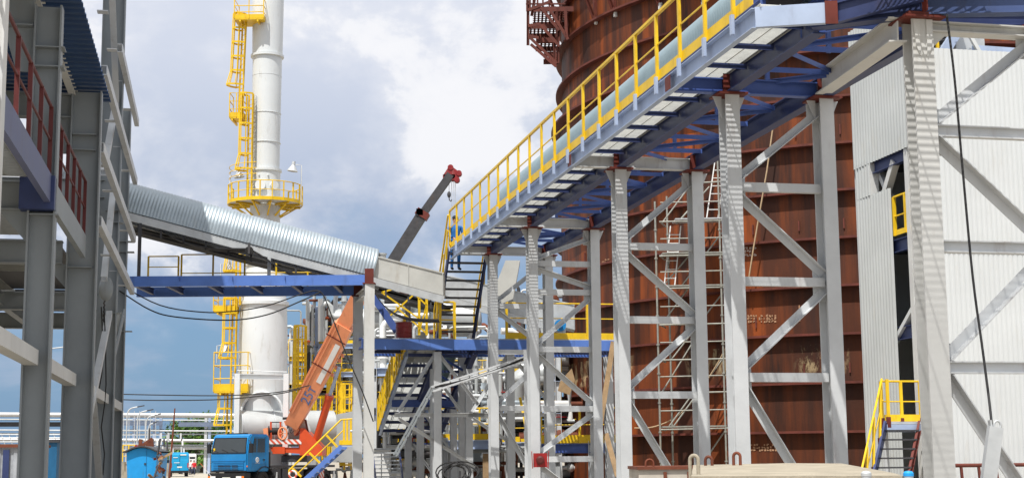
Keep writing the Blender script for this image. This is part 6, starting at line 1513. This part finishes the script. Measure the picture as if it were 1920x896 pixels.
# blue trailer hut with arched roof
ht = thing('trailer_hut', 'bright blue trailer hut with curved dark roof at lower left', 'trailer hut', G(265, 94))
HYY = 94; a, c = G(237, HYY), G(294, HYY + .3); z0, z1, z2 = .5, zat(237, 848, HYY), zat(265, 839, HYY); dpv = V((-.6, 5.5, 0)); ww = c - a
fr = [a + V((.08, 0, z0))] + [a + ww * f + V((0, 0, z1 + (z2 - z1) * math.sin(math.pi * f))) for f in [i / 8 for i in range(9)]] + [c + V((-.06, 0, z0))]
MB().prism(fr, dpv).build('body', m_hut, ht)
b = MB()
for i in range(8):
    f0, f1 = i / 8 * 1.2 - .1, (i + 1) / 8 * 1.2 - .1; A0, A1 = [a + ww * f + V((0, -.25, z1 + .04 + (z2 - z1) * math.sin(math.pi * min(1, max(0, f))) - (.06 if f < 0 or f > 1 else 0))) for f in (f0, f1)]; b.add([A0, A1, A1 + dpv, A0 + dpv] + [q + V((0, 0, .09)) for q in (A0, A1, A1 + dpv, A0 + dpv)], [(3, 2, 1, 0), (4, 5, 6, 7), (0, 1, 5, 4), (2, 3, 7, 6)])
b.build('roof', m_darkst, ht)
MB().bar(a + ww * .66 + V((0, -.01, z0 + .1)), a + ww * .66 + V((0, -.01, z1 + .2)), .03, .02, (0, 1, 0)).build('door_joint', mat('dull_blue_paint', (.01, .16, .38), .6), ht)
MB().bar(a + ww * .62 + V((0, -.03, 1.5)), a + ww * .62 + V((0, -.03, 1.6)), .12, .04, (0, 1, 0)).build('door_handle', m_darkst, ht)
for f in (.2, .8):
    for d in (.15, .8): q = a + ww * f + dpv * d; MB().lathe(V((q.x - .1, q.y, .36)), [(0, 0), (.36, 0), (.36, .2), (0, .2)], 16, (1, 0, 0)).build('wheel', m_dark, ht)
# scrap steel behind and beside the hut
scp = thing('scrap_pile', 'heap of rusty scrap steel beside the blue trailer hut', 'scrap heap', G(300, 92))
for k in range(26):
    p = P(rp.uniform(292, 306), rp.uniform(850, 905), 92 + rp.uniform(-1, 2)); d = V((rp.gauss(0, .3), rp.gauss(0, .3), rp.gauss(0, .35))); p.z = max(.2, p.z)
    if p.z + d.z < 0: d.z = -d.z
    MB().angle(p, p + d, .14, .02).build('scrap_bar', rp.choice([m_rustplain, m_darkst, m_wood]), scp)
sc2 = thing('bent_scrap', 'rusty bent frame poking up behind the blue hut roof', 'scrap steel', G(278, 101))
for a, c in (((256, 842), (286, 822)), ((262, 842), (264, 823)), ((284, 822), (286, 845)), ((272, 842), (284, 828)), ((250, 843), (258, 835))): MB().bar(P(*a, 101), P(*c, 101), .2, .22).build('bar', m_rustplain if a[0] != 250 else m_redlamp, sc2)
yr = thing('yard_rail', 'yellow railing half hidden behind the blue trailer hut', 'railing', G(244, 112))
railing(yr, [G(230, 112) + V((0, 0, 1.7)), G(252, 112) + V((0, 0, 1.7))], 1.2, .5, m_yel, mids=(.4, .8), pw=.09, rad=.04)
a, c = G(229, 112.3), G(256, 112.3); MB().prism([a, c, c + V((0, 2, 0)), a + V((0, 2, 0))], (0, 0, 1.68)).build('base_block', m_concrete, yr)
# huts at the far left
hl = thing('container', 'pale grey container with dark blue door at the far left edge', 'container', G(10, 62))
a, c = G(-60, 62), G(34, 62); zt_ = zat(20, 838, 62); b = MB(); corrugated(b, a, c, V((0, 0, zt_)), .3, .04); b.build('front_wall', mat('scuffed_grey_blue_sheet', (.33, .35, .38), .6, 0, .35, 1.5, .1, 10, (.08, .09, .2), .7), hl)
MB().prism([a + V((0, .1, 0)), c + V((0, .1, 0)), c + V((0, 4, 0)), a + V((0, 4, 0))], (0, 0, zt_ - .03)).build('body', m_steel, hl)
MB().prism([a + V((-.1, -.15, zt_)), c + V((.1, -.15, zt_)), c + V((.1, 4, zt_)), a + V((-.1, 4, zt_))], (0, 0, .12)).build('roof', m_rustplain, hl)
a, c = G(5, 61.9), G(17, 61.9); MB().prism([a, c, c + V((0, .05, 0)), a + V((0, .05, 0))], (0, 0, zt_ - .1)).build('door', m_navy, hl)
a, c = G(70, 74), G(106, 74); b = MB().prism([a, c, c + V((0, 3, 0)), a + V((0, 3, 0))], (0, 0, zat(90, 829, 74))); kb = thing('kiosk', 'teal blue kiosk between two grey building columns', 'kiosk', (a + c) / 2); b.build('body', mat('teal_blue_sheet', (.01, .10, .22), .5, 0, .15, 2), kb)
MB().prism([a + V((-.1, -.1, zat(90, 829, 74))), c + V((.1, -.1, zat(90, 829, 74))), c + V((.1, 3, zat(90, 829, 74))), a + V((-.1, 3, zat(90, 829, 74)))], (0, 0, .15)).build('roof', m_darkst, kb)
# overhead cables
def cab(pts, Y, r, lab, mt=m_dark):
    b = MB().path(smooth([P(x, y, Y + (i * .0)) for i, (x, y) in enumerate(pts)]), r, 5); tag(b.build('overhead_cable', mt, None), lab, 'cable')
cab([(224, 533), (300, 572), (380, 585), (440, 583), (500, 573), (560, 553), (590, 545), (606, 553), (625, 600), (648, 660), (680, 735), (700, 790)], 42.2, .018, 'upper black cable draped from the grey building over to the bridge columns')
cab([(224, 545), (280, 580), (330, 594), (430, 600), (500, 590), (560, 566), (600, 548)], 42.1, .02, 'lower black cable sagging beneath the blue bridge beam')
cab([(205, 738), (300, 740), (420, 741), (520, 735), (580, 722)], 60, .022, 'upper thin cable running behind the chimney ladder low over the yard')
cab([(205, 748), (300, 750), (420, 748), (520, 738), (566, 728)], 60, .022, 'lower thin cable running low over the yard to the process plant')
cab([(-20, 620), (20, 612), (60, 604), (120, 592)], 70, .03, 'pale cable crossing behind the first grey column', m_galvm)
cab([(80, 655), (106, 652), (140, 648)], 70, .03, 'short pale cable between the two widest grey columns', m_galvm)
